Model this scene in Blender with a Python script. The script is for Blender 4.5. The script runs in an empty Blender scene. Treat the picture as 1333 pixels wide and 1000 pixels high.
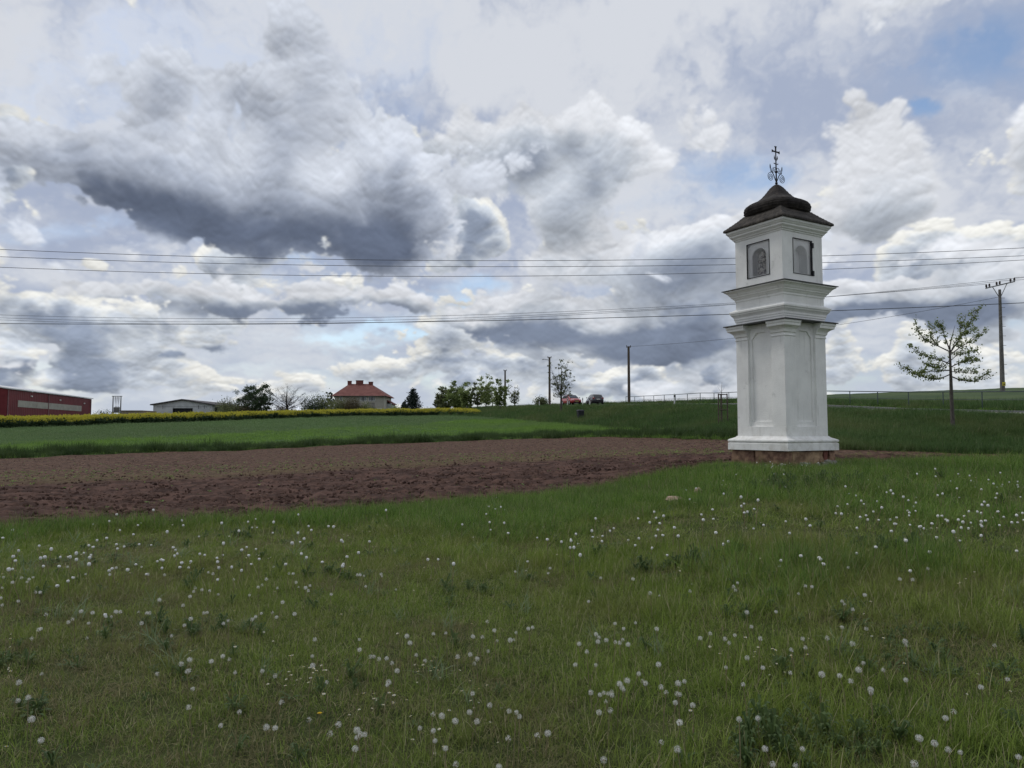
import bpy, bmesh, math, random
import numpy as np
from mathutils import Vector, Matrix

R = math.radians
rnd = random.Random(7)
rs = np.random.RandomState(11)
SC = bpy.context.scene
COL = SC.collection

# ------------------------------------------------------------------ camera
PITCH = math.atan(60 / 952)
CAM_Z = 1.6
cam_data = bpy.data.cameras.new('camera')
cam_data.sensor_width = 36.0
cam_data.lens = 36.0 * 952 / 1333
cam_data.clip_start = 0.05
cam_data.clip_end = 6000
cam = bpy.data.objects.new('camera', cam_data)
COL.objects.link(cam)
cam.location = (0, 0, CAM_Z)
cam.rotation_euler = (math.pi / 2 + PITCH, 0, 0)
SC.camera = cam

# ------------------------------------------------------------------ exposure
SC.view_settings.view_transform = 'Standard'
SC.view_settings.look = 'None'
SC.view_settings.gamma = 1.0
SC.view_settings.exposure = 0.0
SC.view_settings.use_curve_mapping = False
SC.cycles.max_bounces = 6
SC.cycles.diffuse_bounces = 3
SC.cycles.transparent_max_bounces = 12

# ------------------------------------------------------------------ sun behind the cloud cover
SUN_EL, SUN_AZ = R(54), R(-58)          # azimuth clockwise from +Y
sun_data = bpy.data.lights.new('sun', 'SUN')
sun_data.energy = 1.25
sun_data.angle = R(12)
sun_data.color = (1.0, 0.96, 0.9)
sun = bpy.data.objects.new('sun', sun_data)
COL.objects.link(sun)
sun_dir = Vector((math.sin(SUN_AZ) * math.cos(SUN_EL), math.cos(SUN_AZ) * math.cos(SUN_EL), math.sin(SUN_EL)))
sun.rotation_euler = (-sun_dir).to_track_quat('-Z', 'Y').to_euler()
sun.location = (0, 0, 60)


# ------------------------------------------------------------------ node expression helper
class N:
    """A tiny wrapper: arithmetic on sockets makes math nodes."""
    def __init__(s, tree, sock): s.t, s.s = tree, sock
    def _m(s, op, *a, clamp=False):
        n = s.t.nodes.new('ShaderNodeMath'); n.operation = op; n.use_clamp = clamp
        for i, v in enumerate((s,) + a):
            if isinstance(v, N): s.t.links.new(v.s, n.inputs[i])
            else: n.inputs[i].default_value = v
        return N(s.t, n.outputs[0])
    def __add__(s, o): return s._m('ADD', o)
    __radd__ = __add__
    def __mul__(s, o): return s._m('MULTIPLY', o)
    __rmul__ = __mul__
    def __sub__(s, o): return s._m('SUBTRACT', o)
    def __rsub__(s, o): return (s * -1.0) + o
    def __truediv__(s, o): return s._m('DIVIDE', o)
    def __neg__(s): return s * -1.0
    def max(s, o): return s._m('MAXIMUM', o)
    def min(s, o): return s._m('MINIMUM', o)
    def abs(s): return s._m('ABSOLUTE')
    def sqrt(s): return s._m('SQRT')
    def pow(s, o): return s._m('POWER', o)
    def exp(s): return s._m('EXPONENT')
    def clamp(s): return s._m('ADD', 0.0, clamp=True)
    def atan2(s, o): return s._m('ARCTAN2', o)
    def ss(s, a, b):
        n = s.t.nodes.new('ShaderNodeMapRange'); n.interpolation_type = 'SMOOTHSTEP'
        s.t.links.new(s.s, n.inputs['Value'])
        n.inputs['From Min'].default_value = a; n.inputs['From Max'].default_value = b
        return N(s.t, n.outputs['Result'])
    def lin(s, a, b, c=0.0, d=1.0):
        n = s.t.nodes.new('ShaderNodeMapRange')
        s.t.links.new(s.s, n.inputs['Value'])
        n.inputs['From Min'].default_value = a; n.inputs['From Max'].default_value = b
        n.inputs['To Min'].default_value = c; n.inputs['To Max'].default_value = d
        return N(s.t, n.outputs['Result'])


def vec(t, x, y, z):
    n = t.nodes.new('ShaderNodeCombineXYZ')
    for i, v in enumerate((x, y, z)):
        if isinstance(v, N): t.links.new(v.s, n.inputs[i])
        else: n.inputs[i].default_value = v
    return N(t, n.outputs[0])


def sep(t, v):
    n = t.nodes.new('ShaderNodeSeparateXYZ'); t.links.new(v.s, n.inputs[0])
    return [N(t, o) for o in n.outputs]


def noise(t, v, scale, detail=4.0, rough=0.55, lac=2.0, dist=0.0, color=False, kind='FBM'):
    n = t.nodes.new('ShaderNodeTexNoise'); n.noise_dimensions = '3D'; n.noise_type = kind
    t.links.new(v.s, n.inputs['Vector'])
    n.inputs['Scale'].default_value = scale; n.inputs['Detail'].default_value = detail
    n.inputs['Roughness'].default_value = rough; n.inputs['Lacunarity'].default_value = lac
    n.inputs['Distortion'].default_value = dist
    return N(t, n.outputs['Color' if color else 'Fac'])


def voro(t, v, scale, detail=2.0, rough=0.5, smooth=0.6, feature='SMOOTH_F1', out='Distance'):
    n = t.nodes.new('ShaderNodeTexVoronoi'); n.voronoi_dimensions = '3D'; n.feature = feature
    t.links.new(v.s, n.inputs['Vector'])
    n.inputs['Scale'].default_value = scale
    if 'Detail' in n.inputs: n.inputs['Detail'].default_value = detail
    if 'Roughness' in n.inputs: n.inputs['Roughness'].default_value = rough
    if 'Smoothness' in n.inputs: n.inputs['Smoothness'].default_value = smooth
    return N(t, n.outputs[out])


def mixc(t, f, a, b, mode='MIX'):
    n = t.nodes.new('ShaderNodeMix'); n.data_type = 'RGBA'; n.blend_type = mode
    for s_, v in ((n.inputs['Factor'], f), (n.inputs[6], a), (n.inputs[7], b)):
        if isinstance(v, N): t.links.new(v.s, s_)
        elif isinstance(v, (tuple, list)): s_.default_value = (*v[:3], 1)
        else: s_.default_value = v
    return N(t, n.outputs[2])


# ------------------------------------------------------------------ world: Nishita sky with a broken cloud cover
world = bpy.data.worlds.new('World'); SC.world = world
world.use_nodes = True
wt = world.node_tree
wt.nodes.clear()
w_out = wt.nodes.new('ShaderNodeOutputWorld')
w_bg = wt.nodes.new('ShaderNodeBackground')
wt.links.new(w_bg.outputs[0], w_out.inputs[0])
SKY_STRENGTH = 0.15
w_bg.inputs['Strength'].default_value = SKY_STRENGTH
w_sky = wt.nodes.new('ShaderNodeTexSky')
w_sky.sky_type = 'NISHITA'; w_sky.sun_disc = False
w_sky.sun_elevation = SUN_EL; w_sky.sun_rotation = SUN_AZ

# ------------------------------------------------------------------ cloud cover, computed from layered noise over direction space
_perm = np.random.RandomState(5).rand(257, 257).astype(np.float32)
_perm[256, :] = _perm[0, :]; _perm[:, 256] = _perm[:, 0]


def vnoise(x, y):
    xi = np.floor(x); yi = np.floor(y)
    fx = (x - xi).astype(np.float32); fy = (y - yi).astype(np.float32)
    xi = xi.astype(np.int32) & 255; yi = yi.astype(np.int32) & 255
    fx = fx * fx * fx * (fx * (fx * 6 - 15) + 10); fy = fy * fy * fy * (fy * (fy * 6 - 15) + 10)
    i00 = _perm[yi, xi]; i10 = _perm[yi, xi + 1]; i01 = _perm[yi + 1, xi]; i11 = _perm[yi + 1, xi + 1]
    a = i00 + (i10 - i00) * fx; b = i01 + (i11 - i01) * fx
    return a + (b - a) * fy


def fbm(x, y, oct_=5, gain=0.5, billow=False, seed=0.0):
    tot = np.zeros_like(x, dtype=np.float32); amp = 1.0; norm = 0.0
    c_, s_ = math.cos(0.63), math.sin(0.63)
    x = x + seed * 17.31; y = y + seed * 9.73
    for _ in range(oct_):
        n = vnoise(x, y)
        if billow: n = np.sqrt((n * 2 - 1) ** 2 + 0.004)
        tot += n * amp; norm += amp
        amp *= gain
        x, y = (x * c_ - y * s_) * 2.03 + 13.7, (x * s_ + y * c_) * 2.03 + 5.1
    return tot / norm


def sst(v, a, b):
    t = np.clip((v - a) / (b - a), 0, 1)
    return t * t * (3 - 2 * t)


def lin_rgb(r, g, b):
    f_ = lambda v: v / 255 / 12.92 if v / 255 <= 0.04045 else ((v / 255 + 0.055) / 1.055) ** 2.4
    return np.array([f_(r), f_(g), f_(b)], dtype=np.float32)


def ae(px, py):
    a = (px - 666.5) / 952; b = (500 - py) / 952
    cp, sp = math.cos(PITCH), math.sin(PITCH)
    x, y, z = a, cp - sp * b, sp + cp * b
    return math.atan2(x, y), math.atan2(z, math.hypot(x, y))


def cloud_map(dx, dy, dz):
    """radiance (display units) and cover of the clouds for arrays of directions"""
    az = np.arctan2(dx, dy).astype(np.float32); hz = np.hypot(dx, dy)
    el = np.arctan2(dz, hz).astype(np.float32)

    def plane(e, k=0.24):
        """position on a cloud deck for azimuth az and elevation e: shrinks and flattens towards the horizon"""
        zz = np.maximum(np.sin(e), 0.0) + k
        ce = np.cos(e)
        return (np.sin(az) * ce / zz).astype(np.float32), (np.cos(az) * ce / zz).astype(np.float32)

    def cells(e, k=0.24):
        """same scale law but unrolled in azimuth and elevation, for heaps that stand up towards the viewer"""
        zz = np.maximum(np.sin(e), 0.0) + k
        return az * np.float32(2.9), (-1.4 * np.log(zz) - 1.3 * e).astype(np.float32)

    X, Y = cells(el)
    w1 = fbm(X * 3.2, Y * 3.2, 6, 0.6, seed=1) - 0.5
    w2 = fbm(X * 3.2, Y * 3.2, 6, 0.6, seed=2) - 0.5

    def blob(items, wamp=0.16, vamp=0.10, elo=0.0):
        tot = np.zeros_like(az)
        for it in items:
            px, py, rx, ry, w = it[:5]
            a, e = ae(px, py); k = math.cos(a) ** 2
            ra, re = rx / 952 * k, ry / 952 * k
            rot = R(it[5]) if len(it) > 5 else 0.0
            U = az + w1 * wamp - a; V = el + w2 * vamp - e + elo
            u = (U * math.cos(rot) - V * math.sin(rot)) / ra
            v = (V * math.cos(rot) + U * math.sin(rot)) / re
            q = u * u + v * v; tot += w * np.exp(-np.minimum(q * (0.55 + 0.45 * q), 30)).astype(np.float32)
        return tot

    def mix(a, b, f):
        return a + (b - a) * f[..., None]

    # blue that shows between, kept in the alpha; the veil is the first cover
    Xp, Yp = plane(el)
    vf = fbm(Xp * 1.6 + w1 * 0.8, Yp * 1.6 + w2 * 0.8, 7, 0.58, seed=3)
    holes = blob([(45, 292, 120, 24, .60, -14), (625, 368, 48, 12, .6), (590, 385, 60, 12, .35), (905, 238, 120, 45, .42), (1300, 55, 90, 55, .40), (1216, 138, 22, 12, .6),
                  (1010, 215, 60, 26, .35), (760, 270, 60, 22, .30), (690, 285, 30, 16, .25), (480, 440, 110, 8, .45), (100, 424, 80, 6, .25), (1230, 300, 60, 20, .15), (860, 170, 60, 16, .12),
                  (600, 520, 60, 30, .3), (60, 500, 100, 14, .12)], 0.10, 0.07)
    veil = sst((vf - 0.5) * 2.0 + 1.12 - holes * 1.15, 0.0, 1.0)
    vt = fbm(Xp * 2.4 + w2, Yp * 2.4 - w1, 6, 0.6, seed=4)
    col = mix(lin_rgb(166, 177, 200)[None], lin_rgb(213, 217, 225)[None], sst(vt * 1.0 + (fbm(Xp * 5.0 + w1 * 2, Yp * 5.0 + w2 * 2, 6, 0.6, billow=True, seed=14) - 0.36) * 0.45 + blob([(200, 60, 240, 70, .18), (600, 60, 160, 60, .16), (480, 30, 160, 50, .14), (100, 200, 60, 40, .2), (800, 170, 80, 30, .15)]), 0.30, 0.78))
    low = sst(el, 0.22, 0.02)
    col = mix(col, lin_rgb(204, 212, 222)[None], low * 0.6)
    alpha = np.maximum(veil, sst(el, 0.10, 0.02) * 0.75)
    col = col.astype(np.float32)

    def layer(col, alpha, seed, scale, bias, amp, items, dark_items, cols, th=0.0, soft=0.10, up=0.03, thick=(0.02, 0.40), relief=1.0, k=0.24, gain=0.55, opac=1.0, warp=0.0):
        def D(e_off):
            Xc, Yc = cells(el + e_off, k)
            Xc = (Xc + w1 * warp) * scale; Yc = (Yc + w2 * warp) * scale
            q1 = fbm(Xc * 1.7, Yc * 1.7, 2, 0.5, seed=seed + 7) - 0.5
            q2 = fbm(Xc * 1.7 + 31, Yc * 1.7 - 17, 2, 0.5, seed=seed + 9) - 0.5
            b = fbm(Xc + q1 * 0.22, Yc + q2 * 0.22, 8, gain, billow=True, seed=seed)
            f = fbm(Xc * 0.6, Yc * 0.6, 3, 0.5, seed=seed + 3)
            return ((b - 0.36) * 1.5 + (f - 0.5) * 0.8) * amp + bias
        g0 = D(0.0); g1 = D(up); g2 = D(up * 0.12)
        m0 = blob(items); m1 = blob(items, elo=up)
        d0 = g0 + m0 - th; d1 = g1 + m1 - th
        a = sst(d0, 0.0, soft) * opac
        t = 0.35 * d0 + 0.65 * d1
        t = t + blob(dark_items, 0.08, 0.035)
        bright, mid, dark = cols
        s1 = sst(t, thick[0], thick[1]); s2 = sst(t, thick[1] * 0.7, thick[1] * 2.4)
        c = mix(mix(bright[None], mid[None], s1), dark[None], s2)
        rel = np.clip((g0 - g2) * relief * 1.7 * (1 - 0.35 * s2), -0.16, 0.20) + np.clip((g0 - g1) * 0.42 * relief, -0.17, 0.18)
        c = c * (1 + rel)[..., None]
        ao = a[..., None]
        na = a + alpha * (1 - a)
        col = (c * ao + col * (alpha * (1 - a))[..., None]) / np.maximum(na, 1e-4)[..., None]
        return col.astype(np.float32), na

    white, cream = lin_rgb(218, 221, 227), lin_rgb(221, 221, 217)
    # far small cumulus in rows over the horizon
    col, alpha = layer(col, alpha, 21.0, 3.0, -0.06, 1.0,
        [(60, 400, 110, 26, .40), (40, 485, 140, 30, .30), (330, 490, 170, 30, .32), (560, 490, 90, 30, .15), (870, 492, 150, 16, .30),
         (1150, 500, 100, 30, .25), (1280, 430, 70, 35, .25), (1110, 450, 50, 40, .25), (640, 465, 110, 30, .20), (330, 400, 90, 16, .25), (250, 445, 160, 14, .12),
         (905, 240, 130, 50, -.5), (60, 60, 220, 110, -.6), (500, 60, 300, 110, -.7), (900, 80, 330, 130, -.6), (50, 290, 110, 25, -.6), (620, 368, 55, 16, -.6), (480, 440, 100, 10, -.25), (600, 515, 50, 20, -.3), (1250, 60, 200, 80, -.3)],
        [(100, 474, 75, 12, .30), (20, 470, 40, 10, .2), (290, 456, 25, 7, .45), (225, 466, 22, 5, .45), (560, 470, 60, 12, .1), (640, 470, 80, 10, .15)],
        (cream, lin_rgb(196, 203, 212), lin_rgb(142, 153, 172)), soft=0.11, up=0.016, thick=(0.0, 0.22), relief=1.2)
    # middle cumulus: white heaps over slate bases
    col, alpha = layer(col, alpha, 47.0, 1.75, -0.10, 0.95,
        [(735, 150, 90, 42, .45), (690, 215, 110, 50, .34), (745, 325, 110, 38, .42), (870, 330, 70, 26, .25), (680, 380, 110, 22, .25),
         (1240, 250, 170, 95, .36), (1300, 330, 120, 50, .30), (1200, 402, 190, 30, .75), (1130, 160, 70, 50, .20), (1100, 300, 60, 60, .25),
         (765, 418, 190, 34, .66), (650, 425, 100, 26, .34), (840, 450, 85, 24, .50), (430, 398, 180, 32, .68), (150, 385, 180, 22, .42), (60, 460, 110, 16, .35),
         (1210, 465, 110, 26, .45), (1150, 420, 60, 40, .2), (575, 170, 60, 70, .38), (620, 130, 50, 40, .2), (560, 330, 60, 40, .3),
         (905, 242, 120, 36, -.45), (520, 40, 170, 70, -.45), (870, 40, 220, 80, -.45), (560, 60, 90, 90, -.3), (60, 60, 120, 90, -.6), (270, 40, 120, 60, -.4), (560, 240, 60, 30, -.2), (50, 292, 110, 22, -.7), (622, 368, 50, 14, -.8), (1250, 60, 160, 60, -.40), (1050, 90, 140, 70, -.25), (1000, 490, 120, 14, -.3), (480, 440, 80, 8, -.3)],
        [(700, 434, 150, 13, .62), (850, 454, 85, 12, .6), (850, 470, 60, 6, .3), (1190, 412, 200, 17, .85), (420, 410, 170, 16, .85), (460, 430, 50, 10, .6), (1125, 165, 90, 55, -.34), (1120, 250, 60, 50, -.15), (610, 432, 60, 10, .3),
         (650, 215, 60, 26, .22), (730, 180, 60, 20, .16), (1190, 462, 90, 10, .4), (1240, 345, 80, 14, .15), (40, 466, 60, 8, .35), (140, 395, 150, 8, .2), (545, 190, 26, 50, .25)],
        (white, lin_rgb(186, 193, 203), lin_rgb(124, 135, 155)), soft=0.15, up=0.03, thick=(0.0, 0.40), relief=1.0)
    # the great slate-bottomed cloud
    col, alpha = layer(col, alpha, 80.0, 1.9, -0.42, 1.15,
        [(200, 225, 200, 62, .85), (400, 220, 170, 82, .80), (310, 120, 170, 55, .72), (420, 70, 52, 42, .55), (250, 75, 50, 40, .35), (190, 130, 60, 40, .3), (530, 245, 52, 55, .55), (330, 300, 200, 34, .62, 5), (490, 285, 85, 46, .55),
         (-25, 190, 60, 46, .85), (120, 215, 70, 40, .45), (140, 160, 50, 30, .3)],
        [(290, 300, 230, 46, .85, 6), (190, 268, 140, 32, .40, 12), (430, 305, 120, 34, .35), (0, 200, 50, 26, .25), (490, 312, 85, 22, .45),
         (250, 240, 150, 30, .12), (330, 120, 150, 60, .10), (430, 90, 60, 40, .12), (470, 232, 120, 30, -.22), (270, 185, 170, 30, -.04), (130, 190, 60, 40, .08)],
        (lin_rgb(204, 210, 221), lin_rgb(168, 176, 191), lin_rgb(98, 108, 128)), soft=0.15, up=0.035, thick=(0.0, 0.75), relief=0.8)
    return col, np.clip(alpha, 0, 1)


# the cover is stored over a half-compressed azimuth fold (x, z) / (y + 2): finest where clouds stand in front
SKW, SKH = 2200, 1120
SKX, SKY = 0.60, 0.60
gu, gv = np.meshgrid((np.arange(SKW, dtype=np.float32) + 0.5) / SKW * 2 * SKX - SKX, (np.arange(SKH, dtype=np.float32) + 0.5) / SKH * (SKY + 0.01) - 0.01)
# invert s = x/(y+2), q = z/(y+2), x2+y2+z2 = 1 (front root)
rr2 = gu * gu + gv * gv
disc = np.maximum(1.0 - 3.0 * rr2, 0.0)
yy = (-2.0 * rr2 + np.sqrt(disc)) / (1.0 + rr2)
xx = gu * (yy + 2); zz = gv * (yy + 2)
nn = np.sqrt(xx * xx + yy * yy + zz * zz)
_c, _a = cloud_map((xx / nn), (yy / nn), (zz / nn))
sky_img = bpy.data.images.new('cloud_cover', SKW, SKH, alpha=True, float_buffer=True)
sky_img.colorspace_settings.name = 'Non-Color'
sky_img.alpha_mode = 'CHANNEL_PACKED'
_px = np.ones((SKH, SKW, 4), dtype=np.float32)
_px[..., :3] = _c; _px[..., 3] = _a
sky_img.pixels.foreach_set(_px.ravel())
sky_img.update()
del _c, _a, _px, gu, gv, rr2, disc, yy, xx, zz, nn

tc = wt.nodes.new('ShaderNodeTexCoord')
sdx, sdy, sdz = sep(wt, N(wt, tc.outputs['Generated']))
U_ = (sdx / (sdy + 2.0)) * (0.5 / SKX) + 0.5
V_ = ((sdz.max(0.0) / (sdy + 2.0)) + 0.01) * (1.0 / (SKY + 0.01))
ti = wt.nodes.new('ShaderNodeTexImage'); ti.image = sky_img; ti.extension = 'EXTEND'; ti.interpolation = 'Cubic'
wt.links.new(vec(wt, U_, V_, 0.0).s, ti.inputs['Vector'])
cl = mixc(wt, 1.0, N(wt, ti.outputs['Color']), (1 / SKY_STRENGTH,) * 3, 'MULTIPLY')
blue = mixc(wt, 1.0, N(wt, w_sky.outputs[0]), (1.0, 1.0, 1.0), 'MULTIPLY')
wt.links.new(mixc(wt, N(wt, ti.outputs['Alpha']), blue, cl).s, w_bg.inputs['Color'])
world.cycles.sampling_method = 'MANUAL'
world.cycles.sample_map_resolution = 512

# ------------------------------------------------------------------ mesh helpers
class MB:
    """collects shapes, then links them as one mesh object"""
    def __init__(s): s.v = []; s.f = []; s.mi = []; s.cur = 0
    def add(s, vs, fs):
        b = len(s.v); s.v += [tuple(v) for v in vs]
        s.f += [tuple(i + b for i in f) for f in fs]; s.mi += [s.cur] * len(fs)
        return s
    def box(s, x0, y0, z0, x1, y1, z1, M=None):
        vs = [Vector(p) for p in ((x0, y0, z0), (x1, y0, z0), (x1, y1, z0), (x0, y1, z0), (x0, y0, z1), (x1, y0, z1), (x1, y1, z1), (x0, y1, z1))]
        if M: vs = [M @ v for v in vs]
        return s.add(vs, [(0, 3, 2, 1), (4, 5, 6, 7), (0, 1, 5, 4), (1, 2, 6, 5), (2, 3, 7, 6), (3, 0, 4, 7)])
    def tube(s, pts, rad, n=6, cap=True):
        pts = [Vector(p) for p in pts]
        if not hasattr(rad, '__len__'): rad = [rad] * len(pts)
        vs, fs = [], []
        up = None
        for i, p in enumerate(pts):
            d = (pts[min(i + 1, len(pts) - 1)] - pts[max(i - 1, 0)])
            d = d.normalized() if d.length > 1e-9 else Vector((0, 0, 1))
            if up is None: up = d.orthogonal().normalized()
            u = (up - d * up.dot(d))
            u = u.normalized() if u.length > 1e-6 else d.orthogonal().normalized()
            up = u; w = d.cross(u)
            for k in range(n):
                a = 2 * math.pi * k / n
                vs.append(p + (u * math.cos(a) + w * math.sin(a)) * rad[i])
        for i in range(len(pts) - 1):
            for k in range(n):
                k2 = (k + 1) % n
                fs.append((i * n + k, i * n + k2, (i + 1) * n + k2, (i + 1) * n + k))
        if cap:
            fs.append(tuple(range(n - 1, -1, -1))); fs.append(tuple((len(pts) - 1) * n + k for k in range(n)))
        return s.add(vs, fs)
    def rings(s, rings, cap0=True, cap1=True):
        n = len(rings[0]); vs = [v for r in rings for v in r]; fs = []
        for i in range(len(rings) - 1):
            for k in range(n):
                k2 = (k + 1) % n
                fs.append((i * n + k, i * n + k2, (i + 1) * n + k2, (i + 1) * n + k))
        if cap0: fs.append(tuple(range(n - 1, -1, -1)))
        if cap1: fs.append(tuple((len(rings) - 1) * n + k for k in range(n)))
        return s.add(vs, fs)
    def square(s, prof, cx=0, cy=0, **k):
        """square loft from (half side, z) pairs"""
        return s.rings([[(cx - a, cy - a, z), (cx + a, cy - a, z), (cx + a, cy + a, z), (cx - a, cy + a, z)] for a, z in prof], **k)
    def prism(s, poly, z0, z1, M=None):
        n = len(poly)
        vs = [Vector((p[0], p[1], z0)) for p in poly] + [Vector((p[0], p[1], z1)) for p in poly]
        if M: vs = [M @ v for v in vs]
        return s.add(vs, [tuple(range(n - 1, -1, -1)), tuple(range(n, 2 * n))] + [(k, (k + 1) % n, n + (k + 1) % n, n + k) for k in range(n)])
    def sphere(s, c, r, nu=10, nv=6, sc=(1, 1, 1)):
        c = Vector(c); rings = []
        for j in range(1, nv):
            ph = math.pi * j / nv - math.pi / 2
            rings.append([(c.x + r * sc[0] * math.cos(ph) * math.cos(2 * math.pi * k / nu), c.y + r * sc[1] * math.cos(ph) * math.sin(2 * math.pi * k / nu), c.z + r * sc[2] * math.sin(ph)) for k in range(nu)])
        return s.rings(rings)
    def mesh(s, name, mats=(), smooth=False):
        m = bpy.data.meshes.new(name); m.from_pydata(s.v, [], s.f)
        for a in (mats if isinstance(mats, (list, tuple)) else [mats]):
            if a: m.materials.append(a)
        if s.mi and max(s.mi) > 0: m.polygons.foreach_set('material_index', s.mi)
        if smooth: m.polygons.foreach_set('use_smooth', [True] * len(m.polygons))
        m.validate(); m.update()
        return m
    def build(s, name, mats=(), parent=None, smooth=False, loc=(0, 0, 0), rz=0, bevel=0):
        o = bpy.data.objects.new(name, s.mesh(name, mats, smooth)); COL.objects.link(o)
        o.location = loc; o.rotation_euler = (0, 0, rz)
        if parent: o.parent = parent
        if bevel:
            b = o.modifiers.new('bevel', 'BEVEL'); b.width = bevel; b.segments = 2; b.limit_method = 'ANGLE'; b.angle_limit = R(40)
        return o


def tag(o, label=None, cat=None, group=None, kind=None):
    if label: o['label'] = label
    if cat: o['category'] = cat
    if group: o['group'] = group
    if kind: o['kind'] = kind
    return o


def empty(name, loc=(0, 0, 0), rz=0):
    o = bpy.data.objects.new(name, None); COL.objects.link(o)
    o.location = loc; o.rotation_euler = (0, 0, rz); o.empty_display_size = 0.2
    return o


def dup(root, loc, rz=0.0, sc=None):
    r = root.copy(); COL.objects.link(r); r.location = loc; r.rotation_euler = (0, 0, rz)
    if sc: r.scale = (sc, sc, sc)
    for ch in list(root.children):
        c = ch.copy(); COL.objects.link(c); c.parent = r
        for g in list(ch.children):
            d = g.copy(); COL.objects.link(d); d.parent = c
    return r


# ------------------------------------------------------------------ materials
def pmat(name, c1, c2=None, scale=4.0, rough=0.85, bump=0.0, bscale=None, detail=5, metal=0.0, contrast=(0.35, 0.65), coord='Object', spec=0.3, stretch=None, extra=None):
    m = bpy.data.materials.new(name); m.use_nodes = True
    t = m.node_tree; b = t.nodes['Principled BSDF']
    b.inputs['Roughness'].default_value = rough; b.inputs['Metallic'].default_value = metal
    b.inputs['Specular IOR Level'].default_value = spec
    if coord == 'World':
        g = t.nodes.new('ShaderNodeNewGeometry'); P = N(t, g.outputs['Position'])
    else:
        g = t.nodes.new('ShaderNodeTexCoord'); P = N(t, g.outputs['Object'])
    if stretch:
        x, y, z = sep(t, P); P = vec(t, x * stretch[0], y * stretch[1], z * stretch[2])
    if c2 is None: b.inputs['Base Color'].default_value = (*c1, 1); col = None
    else:
        f = noise(t, P, scale, detail, 0.6).ss(*contrast)
        col = mixc(t, f, c1, c2)
    if extra: col = extra(t, P, col if col is not None else c1, b)
    if col is not None and isinstance(col, N): t.links.new(col.s, b.inputs['Base Color'])
    if bump:
        bn = t.nodes.new('ShaderNodeBump'); bn.inputs['Strength'].default_value = 1.0; bn.inputs['Distance'].default_value = bump
        t.links.new(noise(t, P, bscale or scale * 4, 6, 0.6).s, bn.inputs['Height']); t.links.new(bn.outputs[0], b.inputs['Normal'])
    return m


def leafmat(name, c1, c2, patch=0.3, trans=0.35, c3=None, psc=0.35, rough=0.55, c4=None):
    """foliage: colour varies per blade (attribute tint), per plant and in patches over the ground; part of the light passes through"""
    m = bpy.data.materials.new(name); m.use_nodes = True
    t = m.node_tree; b = t.nodes['Principled BSDF']; out = t.nodes['Material Output']
    at = t.nodes.new('ShaderNodeAttribute'); at.attribute_name = 'tint'
    oi = t.nodes.new('ShaderNodeObjectInfo')
    g = t.nodes.new('ShaderNodeNewGeometry'); P = N(t, g.outputs['Position'])
    f = (N(t, at.outputs['Fac']) * 0.6 + N(t, oi.outputs['Random']) * 0.4)
    col = mixc(t, f, c1, c2)
    if c3: col = mixc(t, noise(t, P, psc, 4, 0.6).ss(0.42, 0.66) * patch * 1.6, col, c3)
    if c4: col = mixc(t, N(t, at.outputs['Fac']).ss(0.86, 0.95), col, c4)
    t.links.new(col.s, b.inputs['Base Color'])
    b.inputs['Roughness'].default_value = rough; b.inputs['Specular IOR Level'].default_value = 0.22
    tr = t.nodes.new('ShaderNodeBsdfTranslucent'); t.links.new(col.s, tr.inputs[0])
    mx = t.nodes.new('ShaderNodeMixShader'); mx.inputs[0].default_value = trans
    t.links.new(b.outputs[0], mx.inputs[1]); t.links.new(tr.outputs[0], mx.inputs[2]); t.links.new(mx.outputs[0], out.inputs[0])
    return m


# ------------------------------------------------------------------ from a pixel of the photograph to a point of the place
def at_px(px, py, Y):
    a = (px - 666.5) / 952; b = (500 - py) / 952
    cp, sp = math.cos(PITCH), math.sin(PITCH)
    k = Y / (cp - sp * b)
    return Vector((a * k, Y, CAM_Z + (sp + cp * b) * k))


# ------------------------------------------------------------------ terrain
# rows of the land, nearest first: field edge, field back edge, crop / bank foot, road near edge, road far edge, hill crest, far land
_cols = [-500, 0, 300, 450, 600, 700, 800, 950, 1100, 1240, 1333, 1800]
_Y1 = [10.9, 11.1, 12.1, 13.2, 15.0, 16.4, 18.0, 20.6, 22.2, 24.3, 25, 27]
_P1 = [699, 697, 686, 676, 662, 653, 639, 608, 600, 597.5, 596, 597]
_Y2 = [38, 41, 50, 54, 57, 57, 53, 35, 26.5, 27, 27.2, 29]
_P2 = [600, 597, 587, 580, 574, 571, 569, 573, 586, 591, 592, 594]
_Y3 = [68, 74, 103, 124, 126, 82, 64, 41, 30, 30, 30, 31.5]
_P3 = [563, 559, 548, 542.5, 541.5, 549, 558, 562, 573, 577, 579, 582]
_Y4 = [140, 145, 170, 180, 188]
_Z4 = [2.6, 2.6, 3.7, 4.7, 6.7]
_ZRY = [0, 20, 30, 40, 50, 61, 72, 86, 105, 118, 150, 190, 250, 400, 3000]
_ZRZ = [1.6, 1.9, 2.15, 2.58, 3.05, 3.75, 4.25, 4.65, 5.2, 5.6, 6.5, 7.3, 7.4, 6.5, 4.0]
_th = [math.atan((c - 666.5) / 952) for c in _cols]
_tbl_r = {i: [] for i in range(1, 8)}; _tbl_z = {i: [] for i in range(1, 8)}
TH_J = math.atan((600 - 666.5) / 952)                       # left of this the road has gone over the rise


def zroad(Y): return np.interp(np.maximum(Y, 0), _ZRY, _ZRZ)


def road_r(th, x0): return x0 / np.maximum(np.sin(th) + 0.246 * np.cos(th), 0.02)


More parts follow.
